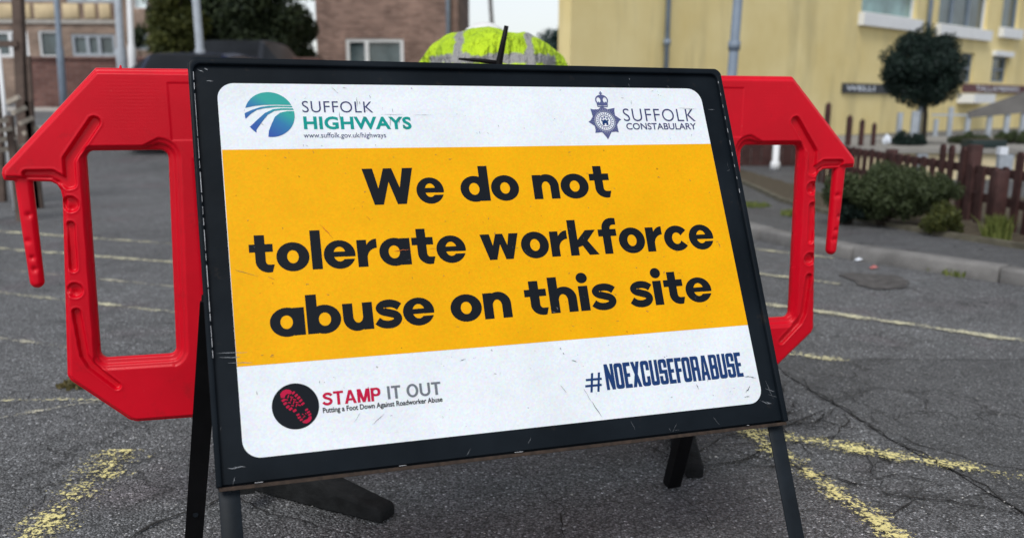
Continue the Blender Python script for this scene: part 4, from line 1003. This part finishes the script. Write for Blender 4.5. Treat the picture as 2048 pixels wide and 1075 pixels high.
# terrace with cream front wall
tr = [(3.66, 10.95), (13.5, 10.95), (15, 15.0), (5.02, 15.0)]
tw = root('terrace', (5, 9, 0), 'raised grey terrace with a cream front wall behind the picket fence', 'terrace')
def prism_xy(poly, z0, z1, name, mat, parent, mi=None):
    return MB().prism(poly, Matrix.Translation((0, 0, z0)), z1-z0).build(name, mat, parent)
prism_xy(tr, 0, .38, 'wall', M_CWALL, tw); prism_xy([(3.62, 10.90), (13.6, 10.90), (15.1, 15.04), (5.0, 15.04)], .382, .435, 'coping', M_TERR, tw)
# pilasters that break up the pale wall
for k, x in enumerate(np.arange(4.7, 7.4, .5)): MB().box((x, 10.91, 0), (x+.12, 10.948, .378)).build('wall_rib', M_GALV, tw)
# posts stepping down
pg = 'brown posts stepping down beside the terrace'
for k, (px, py, w_, lab) in enumerate(((1657, 210, 9, 'tallest brown post of the row nearest the red barrier'), (1700, 235, 9, 'second brown post of the row before the yellow wall'), (1725, 243, 8, 'third and shorter brown post of the row before the yellow wall'), (1749, 250, 7, 'shortest brown post of the row before the yellow wall'))):
    q = at(px, py, 11.6); w2 = w_/2/FOC*11.6; hgt = q.z-.436
    rr0 = MB().prism([(-w2, -w2), (w2, -w2), (w2, w2), (-w2, w2)], Matrix.Translation((q.x, 11.6, .436)), hgt)
    rr0.add([(q.x-w2, 11.6-w2, q.z+.0005), (q.x+w2, 11.6-w2, q.z+.0005), (q.x+w2, 11.6+w2, q.z+.0005), (q.x-w2, 11.6+w2, q.z+.0005), (q.x, 11.6, q.z+.04)], [(0, 1, 4), (1, 2, 4), (2, 3, 4), (3, 0, 4)])
    tag(rr0.build('post', M_FENCE, origin=(q.x, 11.6, .436)), lab, 'post', pg)
# brown boarded fence seen through the barrier window
bf = root('board_fence', (3.3, 13.1, KH), 'dark brown boarded fence seen through the right window of the red barrier', 'fence')
for k in range(9):
    x = 2.75+k*.145; MB().box((x, 13.1+random.uniform(0, .01), KH), (x+.135, 13.13, KH+.60+random.uniform(-.01, .01))).build('board', M_FENCE, bf)
MB().box((2.7, 13.14, KH+.25), (4.05, 13.19, KH+.33)).build('rail', M_FENCE, bf)
wp = at(1549, 350, 12.4); t_ = at(1549, 285, 12.4)
wpr = root('bollard', (wp.x, 12.4, KH), 'white bollard seen through the right window of the red barrier', 'bollard')
MB().tube([(wp.x, 12.4, KH), (wp.x, 12.4, KH+.10), (wp.x, 12.4, KH+.11), (wp.x, 12.4, .42)], [.07, .06, .042, .042], 14).build('shaft', M_UPVC, wpr, smooth=True)
MB().tube([(wp.x, 12.4, .43), (wp.x, 12.4, .50)], [.045, .03], 14).build('cap', M_UPVC, wpr, smooth=True)
# small things behind the fence
q = at(1776, 262, 11.3)
bgm = bmesh.new(); bmesh.ops.create_icosphere(bgm, subdivisions=3, radius=.045)
for vt in bgm.verts: vt.co = vt.co*(1+.35*math.sin(vt.co.x*90+vt.co.z*60)*math.cos(vt.co.y*70))*1.0; vt.co.z *= 1.2
me = bpy.data.meshes.new('plastic_bag'); bgm.to_mesh(me); bgm.free(); me.materials.append(M_LETW); o = bpy.data.objects.new('plastic_bag', me); C.objects.link(o); o.location = (q.x, 11.3, .52)
tag(o, 'crumpled white plastic bag lying on the terrace edge behind the fence', 'bag')
q0 = at(1932, 296, 11.2); q1 = at(2000, 296, 11.2)
pb = root('planter', ((q0.x+q1.x)/2, 11.2, .436), 'dark green planter box on the terrace behind the picket fence', 'planter')
bevel(MB().box((q0.x, 11.05, .437), (q1.x, 11.35, .53)).build('box', simple('dark_green_paint', (.015, .03, .03), .5, .2, 8), pb), .008)
MB().box((q0.x+.01, 11.06, .531), (q1.x-.01, 11.34, .536)).build('soil_fill', M_SOIL, pb)
q = at(2005, 298, 8.5); MBp = root('marker_post', (q.x, 8.5, KH), 'short pale post with a white cap behind the picket fence at the right edge', 'post')
MB().box((q.x-.03, 8.47, KH), (q.x+.03, 8.53, q.z-.05)).build('shaft', M_GALV, MBp); MB().box((q.x-.036, 8.464, q.z-.05), (q.x+.036, 8.536, q.z+.02)).build('cap', M_LETW, MBp)

# bush and weeds
def bush(name, c, r, n, leaf, mat, label, cat, ncl, cr, seed, stems=7, parent_z=KH):
    r_ = root(name, (c[0], c[1], parent_z), label, cat); cc, rr_ = clumps(c, r, ncl, cr, seed); V, F = leaves(n, cc, rr_, leaf)
    V[:, 2] = np.maximum(V[:, 2], parent_z+.01); mk('foliage', V, F, mat, r_); g = MB()
    for i in range(stems):
        q = Vector(cc[i % len(cc)]); b = Vector((c[0]+random.uniform(-.06, .06), c[1]+random.uniform(-.05, .05), parent_z)); g.tube([b, b.lerp(q, .5)+Vector((0, 0, .03)), q], [.012, .009, .004], 6)
    g.build('stem', M_BARK, r_, smooth=True); return r_
b1 = at(1775, 405, 6.7)
bush('shrub', (b1.x, 6.7, .335), (.48, .34, .15), 32000, .026, M_LF_BUSH, 'low spreading green shrub on the verge before the picket fence', 'shrub', 60, .10, 3)
b2 = at(1690, 425, 6.8); bush('shrub', (b2.x, 6.75, .24), (.16, .15, .10), 4000, .024, M_LF_DARK, 'small dark shrub at the left end of the low spreading shrub', 'shrub', 14, .08, 4)
b3 = at(1885, 470, 6.2); bush('shrub', (b3.x, 6.2, .18), (.15, .12, .09), 3200, .024, M_LF_OLIVE, 'lighter green low growth under the right end of the big shrub', 'shrub', 14, .06, 5)
b4 = at(1780, 330, 8.1); bush('shrub', (b4.x, 8.1, .30), (.13, .12, .13), 3000, .03, M_LF_BUSH, 'small upright shrub growing through the picket fence', 'shrub', 12, .08, 6)
def tuft(c, h, w, n, mat, name, label, group=None):
    V = []; F = []
    for _ in range(n):
        a = random.uniform(0, 6.28); r0 = w*random.random()**1.4*.5; x = c[0]+r0*math.cos(a); y = c[1]+r0*math.sin(a); l = h*random.uniform(.4, 1.); ln = random.uniform(.1, .6)*l; ww = random.uniform(.003, .007)
        b = random.uniform(0, 6.28); k = len(V); z = c[2]
        V += [(x-ww, y, z), (x+ww, y, z), (x+math.cos(b)*ln*.4+ww*.8, y+math.sin(b)*ln*.4, z+l*.6), (x+math.cos(b)*ln*.4-ww*.8, y+math.sin(b)*ln*.4, z+l*.6), (x+math.cos(b)*ln, y+math.sin(b)*ln, z+l*.9)]
        F += [(k, k+1, k+2, k+3), (k+3, k+2, k+4)]
    return tag(mk(name, V, F, mat, origin=c), label, 'weed', group)
g_ = gr(2000, 480, KH); tuft((g_.x-.02, g_.y, KH), .20, .16, 420, M_WEED, 'weed_tuft', 'tallest green weed tuft at the foot of the fence on the right')
for px, py, h, w, lab in ((1870, 541, .05, .14, 'low green weeds growing in the gutter under the kerb at the right'), (1915, 550, .055, .16, 'green weed tuft against the kerb nearest the right edge'), (1552, 478, .05, .22, 'weeds along the kerb seen through the right window of the barrier'), (1528, 474, .04, .14, 'small weeds at the kerb just right of the sign edge')):
    g_ = gr(px, py, .0); tuft((g_.x, g_.y, .0), h, w, 160, M_WEED, 'weed_tuft', lab)
g_ = gr(1500, 412, KH); tuft((g_.x, g_.y, KH), .05, .35, 300, M_WEED, 'weed_tuft', 'patch of grass on the pavement seen through the right window of the barrier')
g_ = gr(1590, 430, KH); tuft((g_.x, g_.y, KH), .06, .25, 240, M_WEED, 'weed_tuft', 'grass growing at the bed edge behind the right leg of the barrier')
g_ = gr(150, 772); tuft((g_.x, g_.y, .003), .022, .12, 240, leaf_mat('dry_moss', (.05, .05, .02), (.16, .13, .05)), 'weed_tuft', 'dry brown green weed low on the road left of the barrier leg')
for px, py, w, mt, lab in ((1718, 522, .05, M_LETW, 'scrap of white litter in the gutter'), (1747, 538, .045, simple('pink_paper', (.5, .16, .15), .6, .2, 20), 'scrap of pink paper litter near the kerb')):
    g_ = gr(px, py); V = [(g_.x+w*x, g_.y+w*y_, .006+z) for x, y_, z in ((-.5, -.4, 0), (.4, -.5, .01), (.6, .1, .0), (.1, .5, .014), (-.5, .3, .002), (0, 0, .02))]
    tag(mk('litter', V, [(0, 1, 5), (1, 2, 5), (2, 3, 5), (3, 4, 5), (4, 0, 5)], mt, origin=(g_.x, g_.y, .006)), lab, 'litter')

# clipped round tree
tb = at(1849, 262, 12.); tc_ = at(1848, 140, 12.)
rt_ = root('bay_tree', (tb.x, 12., .436), 'dark clipped round headed tree before the yellow building', 'tree')
cc, rr_ = clumps((tc_.x, 12., tc_.z+.01), (.47, .47, .46), 150, .145, 11); V, F = leaves(42000, cc, rr_, .040); mk('crown', V, F, M_LF_DARK, rt_)
MB().tube([(tb.x, 12., .43), (tb.x-.01, 12., .8), (tc_.x, 12., tc_.z)], [.035, .03, .02], 10).build('trunk', M_BARK, rt_, smooth=True)
# low hedges on the terrace
for k, (x0, x1, y0, y1, Yd, lab) in enumerate(((1782, 1850, 264, 292, 11.8, 'short dark hedge at the foot of the round headed tree'), (1905, 1975, 272, 296, 12.2, 'low green hedge right of the round headed tree'), (1978, 2080, 262, 296, 12.4, 'low green hedge at the far right before the grey railing'))):
    a = at(x0, y0, Yd); b = at(x1, y1, Yd); cx_ = (a.x+b.x)/2; hw = (b.x-a.x)/2
    bush('hedge', (cx_, Yd, .49), (hw, .25, max(.05, (a.z-.46)*.8)), 6000, .03, M_LF_BUSH if k else M_LF_DARK, lab, 'hedge', 30, .06, 20+k, 4, .436)

# ------------------------------------------------------------------ yellow building
YA = Vector((1.01, 17.1)); YB = Vector((16.45, 31.4)); YD = (YB-YA).normalized(); YN = Vector((YD.y, -YD.x))  # towards street
yb = root('yellow_building', (5, 20, .1), 'tall yellow rendered building with white sills and a name board', 'building')
def yhit(px):     # distance along the facade for an image column
    k = at(px, 100, 1.).x
    t = (k*YA.y-YA.x)/(YD.x-k*YD.y); return t
def yp(t, z, o=0.): p = YA+YD*t+YN*o; return Vector((p.x, p.y, z))
def ypix(px, py):  t = yhit(px); return t, at(px, py, (YA+YD*t).y).z
def ybox(t0, t1, z0, z1, o0, o1, name, mat, parent):
    v = [yp(t0, z0, o0), yp(t1, z0, o0), yp(t1, z0, o1), yp(t0, z0, o1), yp(t0, z1, o0), yp(t1, z1, o0), yp(t1, z1, o1), yp(t0, z1, o1)]
    return mk(name, v, [(0, 3, 2, 1), (4, 5, 6, 7), (0, 1, 5, 4), (1, 2, 6, 5), (2, 3, 7, 6), (3, 0, 4, 7)], mat, parent)
# wall with real openings
wins = []
def win_rect(x0, x1, y0, y1):
    t0, za = ypix(x0, y0); t1, zb_ = ypix(x1, y1); zc = ypix(x0, y1)[1]; return t0, t1, zc, za
W1 = win_rect(1716, 1826, -45, 26); W2 = win_rect(1870, 1968, -45, 49); W3 = win_rect(1996, 2030, -45, 55); W4 = win_rect(1988, 2020, 112, 164); W5 = win_rect(1925, 1952, 105, 165)
rects = [W1, W2, W3, W4, W5]
polys = [([(-.0, -.2), (26, -.2), (26, 9.5), (0, 9.5)], 0)]+[(rect(a, c, b, d), -1) for a, b, c, d in rects]
v, f, m_ = fill(polys); n_ = len(v)
V = [yp(t, z, 0) for t, z in v]+[yp(t, z, -.30) for t, z in v]; F = [tuple(q) for q in f]+[tuple(i+n_ for i in q[::-1]) for q in f]
E_ = set()
for q in f:
    for i in range(len(q)): E_.add((q[i], q[(i+1) % len(q)]))
for a, b in E_:
    if (b, a) not in E_: F.append((b, a, a+n_, b+n_))
mk('wall', V, F, M_YWALL, yb)
MB().prism([(1.01+.02, 17.1+.32), (1.75, 27.0), (2.1, 27.0), (1.45, 17.75)], Matrix.Translation((0, 0, -.1)), 9.6).build('side_wall', M_YWALL, yb)
MB().prism([(YA.x, YA.y-.3), (YA+YD*26.3+YN*.3)[:], (20, 42), (1.8, 27.2)], Matrix.Translation((0, 0, 9.502)), .3).build('roof', M_ROOF, yb)
ybox(0, 26, -.2, .45, .0, .03, 'plinth', M_CWALL, yb) if False else None
for k, (a, b, c, d) in enumerate(rects):
    big = k < 3; mt = [M_GLB, M_GL, M_GL, M_GL, M_GL][k]
    fr = ybox(a, b, c, d, -.16, -.155, 'window', mt, yb); fr.name = 'window'
    wd = .06; fm = M_UPVC if k in (0,) else (M_UPVC if k == 1 else M_GPAINT)
    for (u0, u1, z0, z1) in ((a, a+wd, c, d), (b-wd, b, c, d), (a+wd, b-wd, c, c+wd), (a+wd, b-wd, d-wd, d)): ybox(u0, u1, z0, z1, -.154, -.10, 'frame', fm, fr)
    if k == 1:
        for q in (.33, .66): ybox(a+(b-a)*q-.04, a+(b-a)*q+.04, c+wd, d-wd, -.154, -.10, 'mullion', M_GPAINT, fr)
        ybox(a+.5*(b-a)+.0, a+.64*(b-a), c+.9, d-wd, -.153, -.12, 'blind', M_GLP, fr)
    if k in (3, 4): ybox(a+wd, b-wd, (c+d)/2-.03, (c+d)/2+.03, -.154, -.10, 'mullion', M_GPAINT, fr)
    if k < 3: ybox(a-.12, b+.12, c-.30, c-.002, -.05, .16, 'sill', M_UPVC, yb)
    if k == 3: ybox(a-.10, b+.10, d+.002, d+.16, -.02, .12, 'lintel', M_UPVC, yb)
def ypipe(px, w, mat, name, z0=.0, z1=9.4, joint=None):
    t = yhit(px); MB().tube([yp(t, z0, .09), yp(t, z1, .09)], w/2, 12).build(name, mat, yb, smooth=True)
    if joint: MB().tube([yp(t, joint, .09), yp(t, joint+.12, .09)], w*.72, 12).build('pipe_collar', mat, yb, smooth=True)
ypipe(1326, .10, M_GPAINT, 'drainpipe', joint=at(1326, 92, 18.9).z)
ypipe(1846, .13, M_GPAINT, 'drainpipe')
# fascia sign strip
t0, zt = ypix(1689, 166); t1 = yhit(1800); zbm = ypix(1689, 186)[1]
nb = ybox(t0, t1, zbm, zt, .0, .06, 'name_board', M_DKPLATE, yb)
nb2 = ybox(yhit(1932), yhit(2110), ypix(1950, 185)[1], ypix(1950, 168)[1], .0, .06, 'name_board', M_MAROON, yb)
def yframe(o): return lambda a, b, z: yp(a, b, o)
def ytext(txt, t0, t1, z0, z1, par, w=.02):
    font_text(txt, t0, t1, -z1, -z0, M_LETW, w, z=0, frame=lambda a, b, z: yp(a, -b, .066), parent=par)
ytext('WELLI', yhit(1694), yhit(1752), zbm+.06, zt-.06, nb)
za, zb2 = ypix(1960, 184)[1], ypix(1960, 170)[1]
ytext('TALLAMBRERS', yhit(1956), yhit(2044), za+.03, zb2-.02, nb2, .0)
mk_ = ybox(yhit(1925), yhit(1968), ypix(1940, 206)[1], ypix(1940, 188)[1], .0, .5, 'vent_box', M_UPVC, yb)
# railing with a sloping side panel at the far right
rl = root('railing', (9, 16, .2), 'grey metal railing with a sloping side panel before the yellow building', 'railing')
rY = 15.2
for px, pt, pw in ((1801, 225, 9), (1832, 222, 14), (1873, 238, 7), (1903, 214, 8), (1937, 230, 8), (1981, 222, 9), (2018, 205, 9), (2052, 195, 9)):
    q = at(px, pt, rY); MB().box((q.x-pw/2/FOC*rY, rY-.03, .05), (q.x+pw/2/FOC*rY, rY+.03, q.z)).build('post', M_GALV, rl)
a = at(1865, 226, rY); b = at(1938, 230, rY); MB().bar((a.x, rY, b.z), (b.x, rY, b.z), .03, .03).build('top_rail', M_GALV, rl)
P = [at(1938, 224, rY-.05), at(2090, 170, rY-.05), at(2090, 222, rY-.05), at(1938, 236, rY-.05)]
mk('side_panel', P+[p+Vector((0, .06, 0)) for p in P], [(0, 3, 2, 1), (4, 5, 6, 7), (0, 1, 5, 4), (1, 2, 6, 5), (2, 3, 7, 6), (3, 0, 4, 7)], M_ROOF, rl)
a = at(1790, 262, rY); b = at(2090, 268, rY); MB().box((a.x, rY-.04, .0), (b.x, rY+.2, .40)).build('base_wall', M_TERR, rl)

# lamp post before the yellow wall
def lamp(px0, py0, px1, py1, Y, r, mat, name, label, cat, top=6.5, collars=()):
    a = at(px0, py0, Y); b = at(px1, py1, Y); d = (a-b); d = d/d.z; zg = float(gz(a.x, Y)); base = b+d*(zg-b.z)
    r_ = root(name, (base.x, base.y, zg), label, cat); tp = base+d*top
    MB().tube([base, base+d*1.2, base+d*1.25, tp], [r*1.35, r*1.3, r, r*.8], 14).build('shaft', mat, r_, smooth=True)
    for z in collars: MB().tube([base+d*z, base+d*(z+.10)], r*1.25, 14).build('collar', mat, r_, smooth=True)
    arm = MB().tube([tp, tp+Vector((0, -.25, .12)), tp+Vector((0, -.8, .18))], [r*.6, r*.5, r*.4], 8).build('arm', mat, r_, smooth=True)
    bevel(MB().box((tp.x-.11, tp.y-1.35, tp.z+.14), (tp.x+.11, tp.y-.78, tp.z+.24)).build('lantern', M_GALV, r_), .03)
lamp(1476, 0, 1464, 148, 11.5, .058, M_GPAINT, 'street_lamp', 'blue grey street lamp post just behind the right end of the sign', 'street lamp', collars=(1.55,))
lamp(392, 0, 401, 112, 15.4, .062, M_GALV, 'street_lamp', 'grey street lamp post in front of the dark trees', 'street lamp')
lamp(236, 0, 243, 120, 15.5, .060, M_GALV, 'street_lamp', 'pale grey thick post left of the dark trees, nearer of the pair', 'street lamp', top=5.5)
lamp(259, 0, 264, 118, 16.5, .050, M_UPVC, 'street_lamp', 'pale post just right of the thick grey post by the brick flats', 'street lamp', top=5.8)
lamp(113, 0, 121, 116, 15.8, .045, M_GPAINT, 'street_lamp', 'dark grey post in front of the small flats window', 'street lamp', top=6)
lamp(981, 6, 983, 36, 60., .16, M_ROOF, 'street_lamp', 'distant lamp column against the sky above the worker', 'street lamp', top=6.8)

# ------------------------------------------------------------------ brown brick house in the middle
def facade_house(name, label, x0, x1, Y, ztop, mat, wins, depth=7, z0=.6, roofm=M_ROOF, cat='house'):
    a = at(x0, 100, Y).x; b = at(x1, 100, Y).x; r_ = root(name, ((a+b)/2, Y+depth/2, z0), label, cat)
    polys = [(rect(a, z0, b, ztop), 0)]; R = []
    for (u0, u1, v0, v1, gm, fm, mull) in wins:
        p = at(u0, v0, Y); q = at(u1, v1, Y); R.append((p.x, q.x, q.z, p.z, gm, fm, mull)); polys.append((rect(p.x, q.z, q.x, p.z), -1))
    v, f, m_ = fill(polys); n_ = len(v); V = [(x, Y, z) for x, z in v]+[(x, Y+.28, z) for x, z in v]; F = [tuple(q) for q in f]+[tuple(i+n_ for i in q[::-1]) for q in f]; E_ = set()
    for q in f:
        for i in range(len(q)): E_.add((q[i], q[(i+1) % len(q)]))
    for s_, t_ in E_:
        if (t_, s_) not in E_: F.append((t_, s_, s_+n_, t_+n_))
    mk('wall', V, F, mat, r_)
    MB().box((a, Y+.282, z0), (a+.28, Y+depth, ztop)).box((b-.28, Y+.282, z0), (b, Y+depth, ztop)).box((a+.281, Y+depth-.28, z0), (b-.281, Y+depth, ztop)).build('outer_wall', mat, r_)
    MB().prism([(-.3, 0), (b-a+.3, 0), ((b-a)/2, 1.6)], Matrix(((1, 0, 0, a), (0, 0, 1, Y-.2), (0, 1, 0, ztop+.002), (0, 0, 0, 1))), depth+.4).build('roof', roofm, r_)
    for (xa, xb, za, zb_, gm, fm, mull) in R:
        w = MB().box((xa, Y+.12, za), (xb, Y+.13, zb_)).build('window', gm, r_); t = min(.09, (xb-xa)*.09)
        for bx in ((xa, xa+t, za, zb_), (xb-t, xb, za, zb_), (xa+t, xb-t, za, za+t), (xa+t, xb-t, zb_-t, zb_)): MB().box((bx[0], Y+.03, bx[2]), (bx[1], Y+.119, bx[3])).build('frame', fm, w)
        for q in mull: MB().box((xa+(xb-xa)*q-t*.6, Y+.03, za+t), (xa+(xb-xa)*q+t*.6, Y+.119, zb_-t)).build('mullion', fm, w)
    return r_, a, b
hs_, a_, b_ = facade_house('brick_house', 'brown brick house with a white framed window behind the worker', 634, 916, 27, 7.2, M_BR1,
    [(691, 808, 77, 150, M_GL, M_UPVC, (.36,)), (700, 800, -110, -40, M_GL, M_UPVC, (.5,))], z0=.5)
q = at(897, 40, 27); MB().tube([(q.x, 26.9, .5), (q.x, 26.9, 7.1)], .065, 10).build('drainpipe', M_GPAINT, hs_, smooth=True)
q0 = at(696, 100, 27); MB().box((q0.x, 27.132, at(0, 122, 27).z-.3), (q0.x+.5, 27.14, at(0, 84, 27).z)).build('curtain', M_GLB, hs_)

# flats at the left
fl, a_, b_ = facade_house('flats', 'tan brick flats with cream panels under the upper windows at the far left', -60, 236, 30, 6.5, M_BR3,
    [(75, 124, 61, 115, M_GL, M_UPVC, ()), (141, 233, 68, 113, M_GL, M_GALV, (.36, .62)), (-20, 60, 61, 115, M_GL, M_UPVC, (.5,)), (125, 228, -70, 6, M_GLP, M_GALV, (.33, .66)), (-30, 112, -70, 3, M_GLP, M_GALV, (.33, .66))], z0=.6, cat='flats')
for u0, u1 in ((-55, 30), (33, 64), (68, 112), (125, 160), (168, 193), (198, 223)):
    p = at(u0, 8, 30); q = at(u1, 38, 30); bevel(MB().box((p.x, 29.94, q.z), (q.x, 29.995, p.z)).build('cladding_panel', M_CREAM, fl), .01, 1)
p = at(-60, 39, 30); q = at(236, 48, 30); MB().box((p.x, 29.93, q.z), (q.x, 29.997, p.z)).build('string_course', M_CONC, fl)
fl2, a_, b_ = facade_house('house', 'brick house end with a white window and small plant between the posts and the trees', 250, 322, 27, 6.2, M_BR3,
    [(263, 296, -40, 17, M_GLP, M_UPVC, ()), (268, 298, 62, 100, M_GL, M_GALV, ())], z0=.6)
sh = at(283, 75, 26.5); bush('shrub', (sh.x, 26.3, sh.z), (.2, .2, .25), 900, .10, M_LF_TREE, 'small green potted shrub against the brick house end', 'shrub', 10, .16, 31, 4, .82)

# brick garden wall
a = at(44, 113, 18.5); b = at(640, 128, 18.5)
gw = root('brick_wall', ((a.x+b.x)/2, 18.5, .75), 'long red brown brick garden wall behind the left end of the barrier', 'wall')
MB().box((a.x, 18.5, .4), (b.x, 18.72, a.z-.06)).build('wall', M_BR2, gw)
xk = a.x-.02
while xk < b.x:
    bevel(MB().box((xk, 18.46, a.z-.058), (min(xk+.44, b.x+.02), 18.76, a.z)).build('coping', M_BR2, gw), .008, 1); xk += .45
# pale footpath at the foot of the wall
P = [gr(-80, 262, .55), gr(560, 262, .55), gr(560, 214, .8), gr(-80, 214, .8)]
sheet_poly('path', [(-12, 14.2), (-3.0, 14.4), (-3.2, 18.4), (-12, 18.4)], .02, M_CONC, label='pale concrete footpath before the brick wall')

# timber frame and slatted seats at the far left
tf = root('timber_frame', (at(40, 250, 8.8).x, 8.8, 0), 'dark weathered timber post frame at the left edge behind the barrier', 'frame')
for px, w, y0 in ((35, 17, -30), (57, 7, 112), (-12, 12, 84)):
    q = at(px, y0, 8.8); q1 = at(px+6, 300, 8.8); hw = w/2/FOC*8.8; MB().bar((q1.x, 8.8, 0), (q.x, 8.8, q.z), hw*2, hw*2, up=Vector((0, 1, 0))).build('post', M_WOODD, tf)
q = at(-20, 88, 8.75); q1 = at(36, 88, 8.75); MB().bar((q.x, 8.75, q.z), (q1.x, 8.75, q1.z), .04, .05).build('crossbar', M_WOODD, tf)
pl = root('pole', (at(8, 230, 8.2).x, 8.2, 0), 'thin white pole leaning beside the timber frame at the left edge', 'pole')
MB().tube([at(-3, 98, 8.2), at(10, 232, 8.2), Vector((at(14, 280, 8.2).x, 8.2, .0))], .017, 10).build('shaft', M_UPVC, pl, smooth=True)
def slats(name, px0, px1, py0, py1, Y, n, label, tilt):
    a = at(px0, py0, Y); b = at(px1, py1, Y); r_ = root(name, ((a.x+b.x)/2, Y, 0), label, 'slatted seat', 'slatted timber seats at the left')
    for i in range(n):
        z = a.z+(b.z-a.z)*(i/(n-1)); MB().bar((a.x+random.uniform(-.02, .02), Y-.25+.08*i, z-tilt), (b.x+random.uniform(-.02, .02), Y-.25+.08*i, z+tilt), .05, .035).build('slat', M_WOOD, r_)
    for x in (a.x+.04, b.x-.06): MB().box((x, Y-.05, 0), (x+.05, Y, a.z-.01)).build('leg', M_WOODD, r_)
slats('slatted_seat', -60, 38, 228, 300, 7.4, 5, 'lower weathered slatted timber seat at the left edge of the photo', .03)
slats('slatted_seat', 42, 74, 200, 262, 8.3, 4, 'higher slatted timber seat just right of the dark post', .025)

# cars
def car(name, cx_, Y, z0, mat, label, Hh=1.5, Wd=1.78, Ln=4.3, plate=(.7, .72, .75)):
    r_ = root(name, (cx_, Y+Ln/2, z0), label, 'car'); T = lambda x, y, z: Vector((cx_+x, Y+y, z0+z))
    # sections along length: (y, half width low, belt z, roof z, roof half width)
    st = [(0, .80, .78, .78, .60), (.05, .86, .93, .95, .62), (.18, .89, .98, 1.05, .60), (.55, .89, .98, Hh-.05, .56), (1.2, .89, .97, Hh, .58), (2.2, .89, .96, Hh-.01, .58), (2.75, .88, .95, Hh-.12, .56), (3.3, .87, .93, 1.0, .62), (3.9, .85, .82, .84, .62), (Ln-.08, .80, .70, .71, .58), (Ln, .74, .55, .56, .52)]
    V = []; F = []; Mi = []; K = 12
    for y, w, bz_, rz, rw in st:
        w *= Wd/1.78
        pts = [(-w*.93, .22), (-w, .36), (-w, .62), (-w*.985, bz_), (-rw-.0, rz-.04), (-rw+.08, rz), (rw-.08, rz), (rw, rz-.04), (w*.985, bz_), (w, .62), (w, .36), (w*.93, .22)]
        V += [T(x, y, z) for x, z in pts]
    for i in range(len(st)-1):
        for j in range(K):
            jj = (j+1) % K; F.append((i*K+j, i*K+jj, (i+1)*K+jj, (i+1)*K+j)); Mi.append(1 if (j in (3, 7) and 2 <= i <= 6) or (j == 5 and (i == 2 or i == 6)) else 0)
    F.append(tuple(range(K))[::-1]); F.append(tuple((len(st)-1)*K+j for j in range(K))); Mi += [0, 0]
    body = mk('body', V, F, [mat, M_GLC], r_, Mi); bevel(body, .03, 2, 18)
    for s in (-1, 1):
        for y in (.75, 3.4):
            w = MB().tube([T(s*(Wd/2-.20), y, .32), T(s*(Wd/2+.005), y, .32)], .32, 24).build('wheel', M_TYRE, r_, smooth=False)
            MB().tube([T(s*(Wd/2+.006), y, .32), T(s*(Wd/2+.012), y, .32)], .20, 16).build('rim', M_GALV, w)
        MB().box(tuple(T(s*.70-.11, -.012, .74)), tuple(T(s*.70+.11, .06, .90))).build('tail_light', simple('red_lens', (.35, .01, .01), .2, .1, 10) if 'red_lens' not in bpy.data.materials else bpy.data.materials['red_lens'], r_)
        MB().box(tuple(T(s*.95-.08, 2.75, .98)), tuple(T(s*.95+.08, 2.87, 1.10))).build('mirror', mat, r_)
    MB().box(tuple(T(-.26, -.02, .52)), tuple(T(.26, -.003, .64))).build('number_plate', M_LETW, r_)
    MB().box(tuple(T(-.80, -.06, .30)), tuple(T(.80, .02, .50))).build('bumper', M_RUB, r_)
    return r_
c1 = at(345, 110, 12.6); car('parked_car', c1.x, 12.6, float(gz(c1.x, 12.6)), M_CARN, 'navy hatchback seen from behind between the barrier and the dark trees', 1.40)
c2 = at(448, 100, 16.6); car('parked_car', c2.x, 16.6, float(gz(c2.x, 16.6))-.05, M_CARG, 'dark grey car with a pale roof line behind the top left corner of the sign', 1.44, 1.75)

# trees at the back
t1 = at(470, 30, 23); tree('tree', (t1.x, 23, .8), (t1.x, 23., 3.3), (1.75, 1.3, 2.3), 60000, .12, M_LF_TREE, 'big dark tree behind the top left corner of the sign', ncl=70, cr=.62, seed=41, trunk_r=.2)
t2 = at(352, 40, 21.5); tree('tree', (t2.x, 21.5, .8), (t2.x, 21.5, 2.75), (.55, .6, 1.5), 15000, .11, M_LF_OLIVE, 'lighter olive green tree left of the big dark tree', ncl=26, cr=.34, seed=42, trunk_r=.1)
t3 = at(600, 90, 24.5); tree('tree', (t3.x, 24.5, .8), (t3.x, 24.5, 2.0), (.5, .6, 1.0), 13000, .11, M_LF_TREE, 'smaller dark tree against the left corner of the brick house', ncl=24, cr=.33, seed=43, trunk_r=.1)
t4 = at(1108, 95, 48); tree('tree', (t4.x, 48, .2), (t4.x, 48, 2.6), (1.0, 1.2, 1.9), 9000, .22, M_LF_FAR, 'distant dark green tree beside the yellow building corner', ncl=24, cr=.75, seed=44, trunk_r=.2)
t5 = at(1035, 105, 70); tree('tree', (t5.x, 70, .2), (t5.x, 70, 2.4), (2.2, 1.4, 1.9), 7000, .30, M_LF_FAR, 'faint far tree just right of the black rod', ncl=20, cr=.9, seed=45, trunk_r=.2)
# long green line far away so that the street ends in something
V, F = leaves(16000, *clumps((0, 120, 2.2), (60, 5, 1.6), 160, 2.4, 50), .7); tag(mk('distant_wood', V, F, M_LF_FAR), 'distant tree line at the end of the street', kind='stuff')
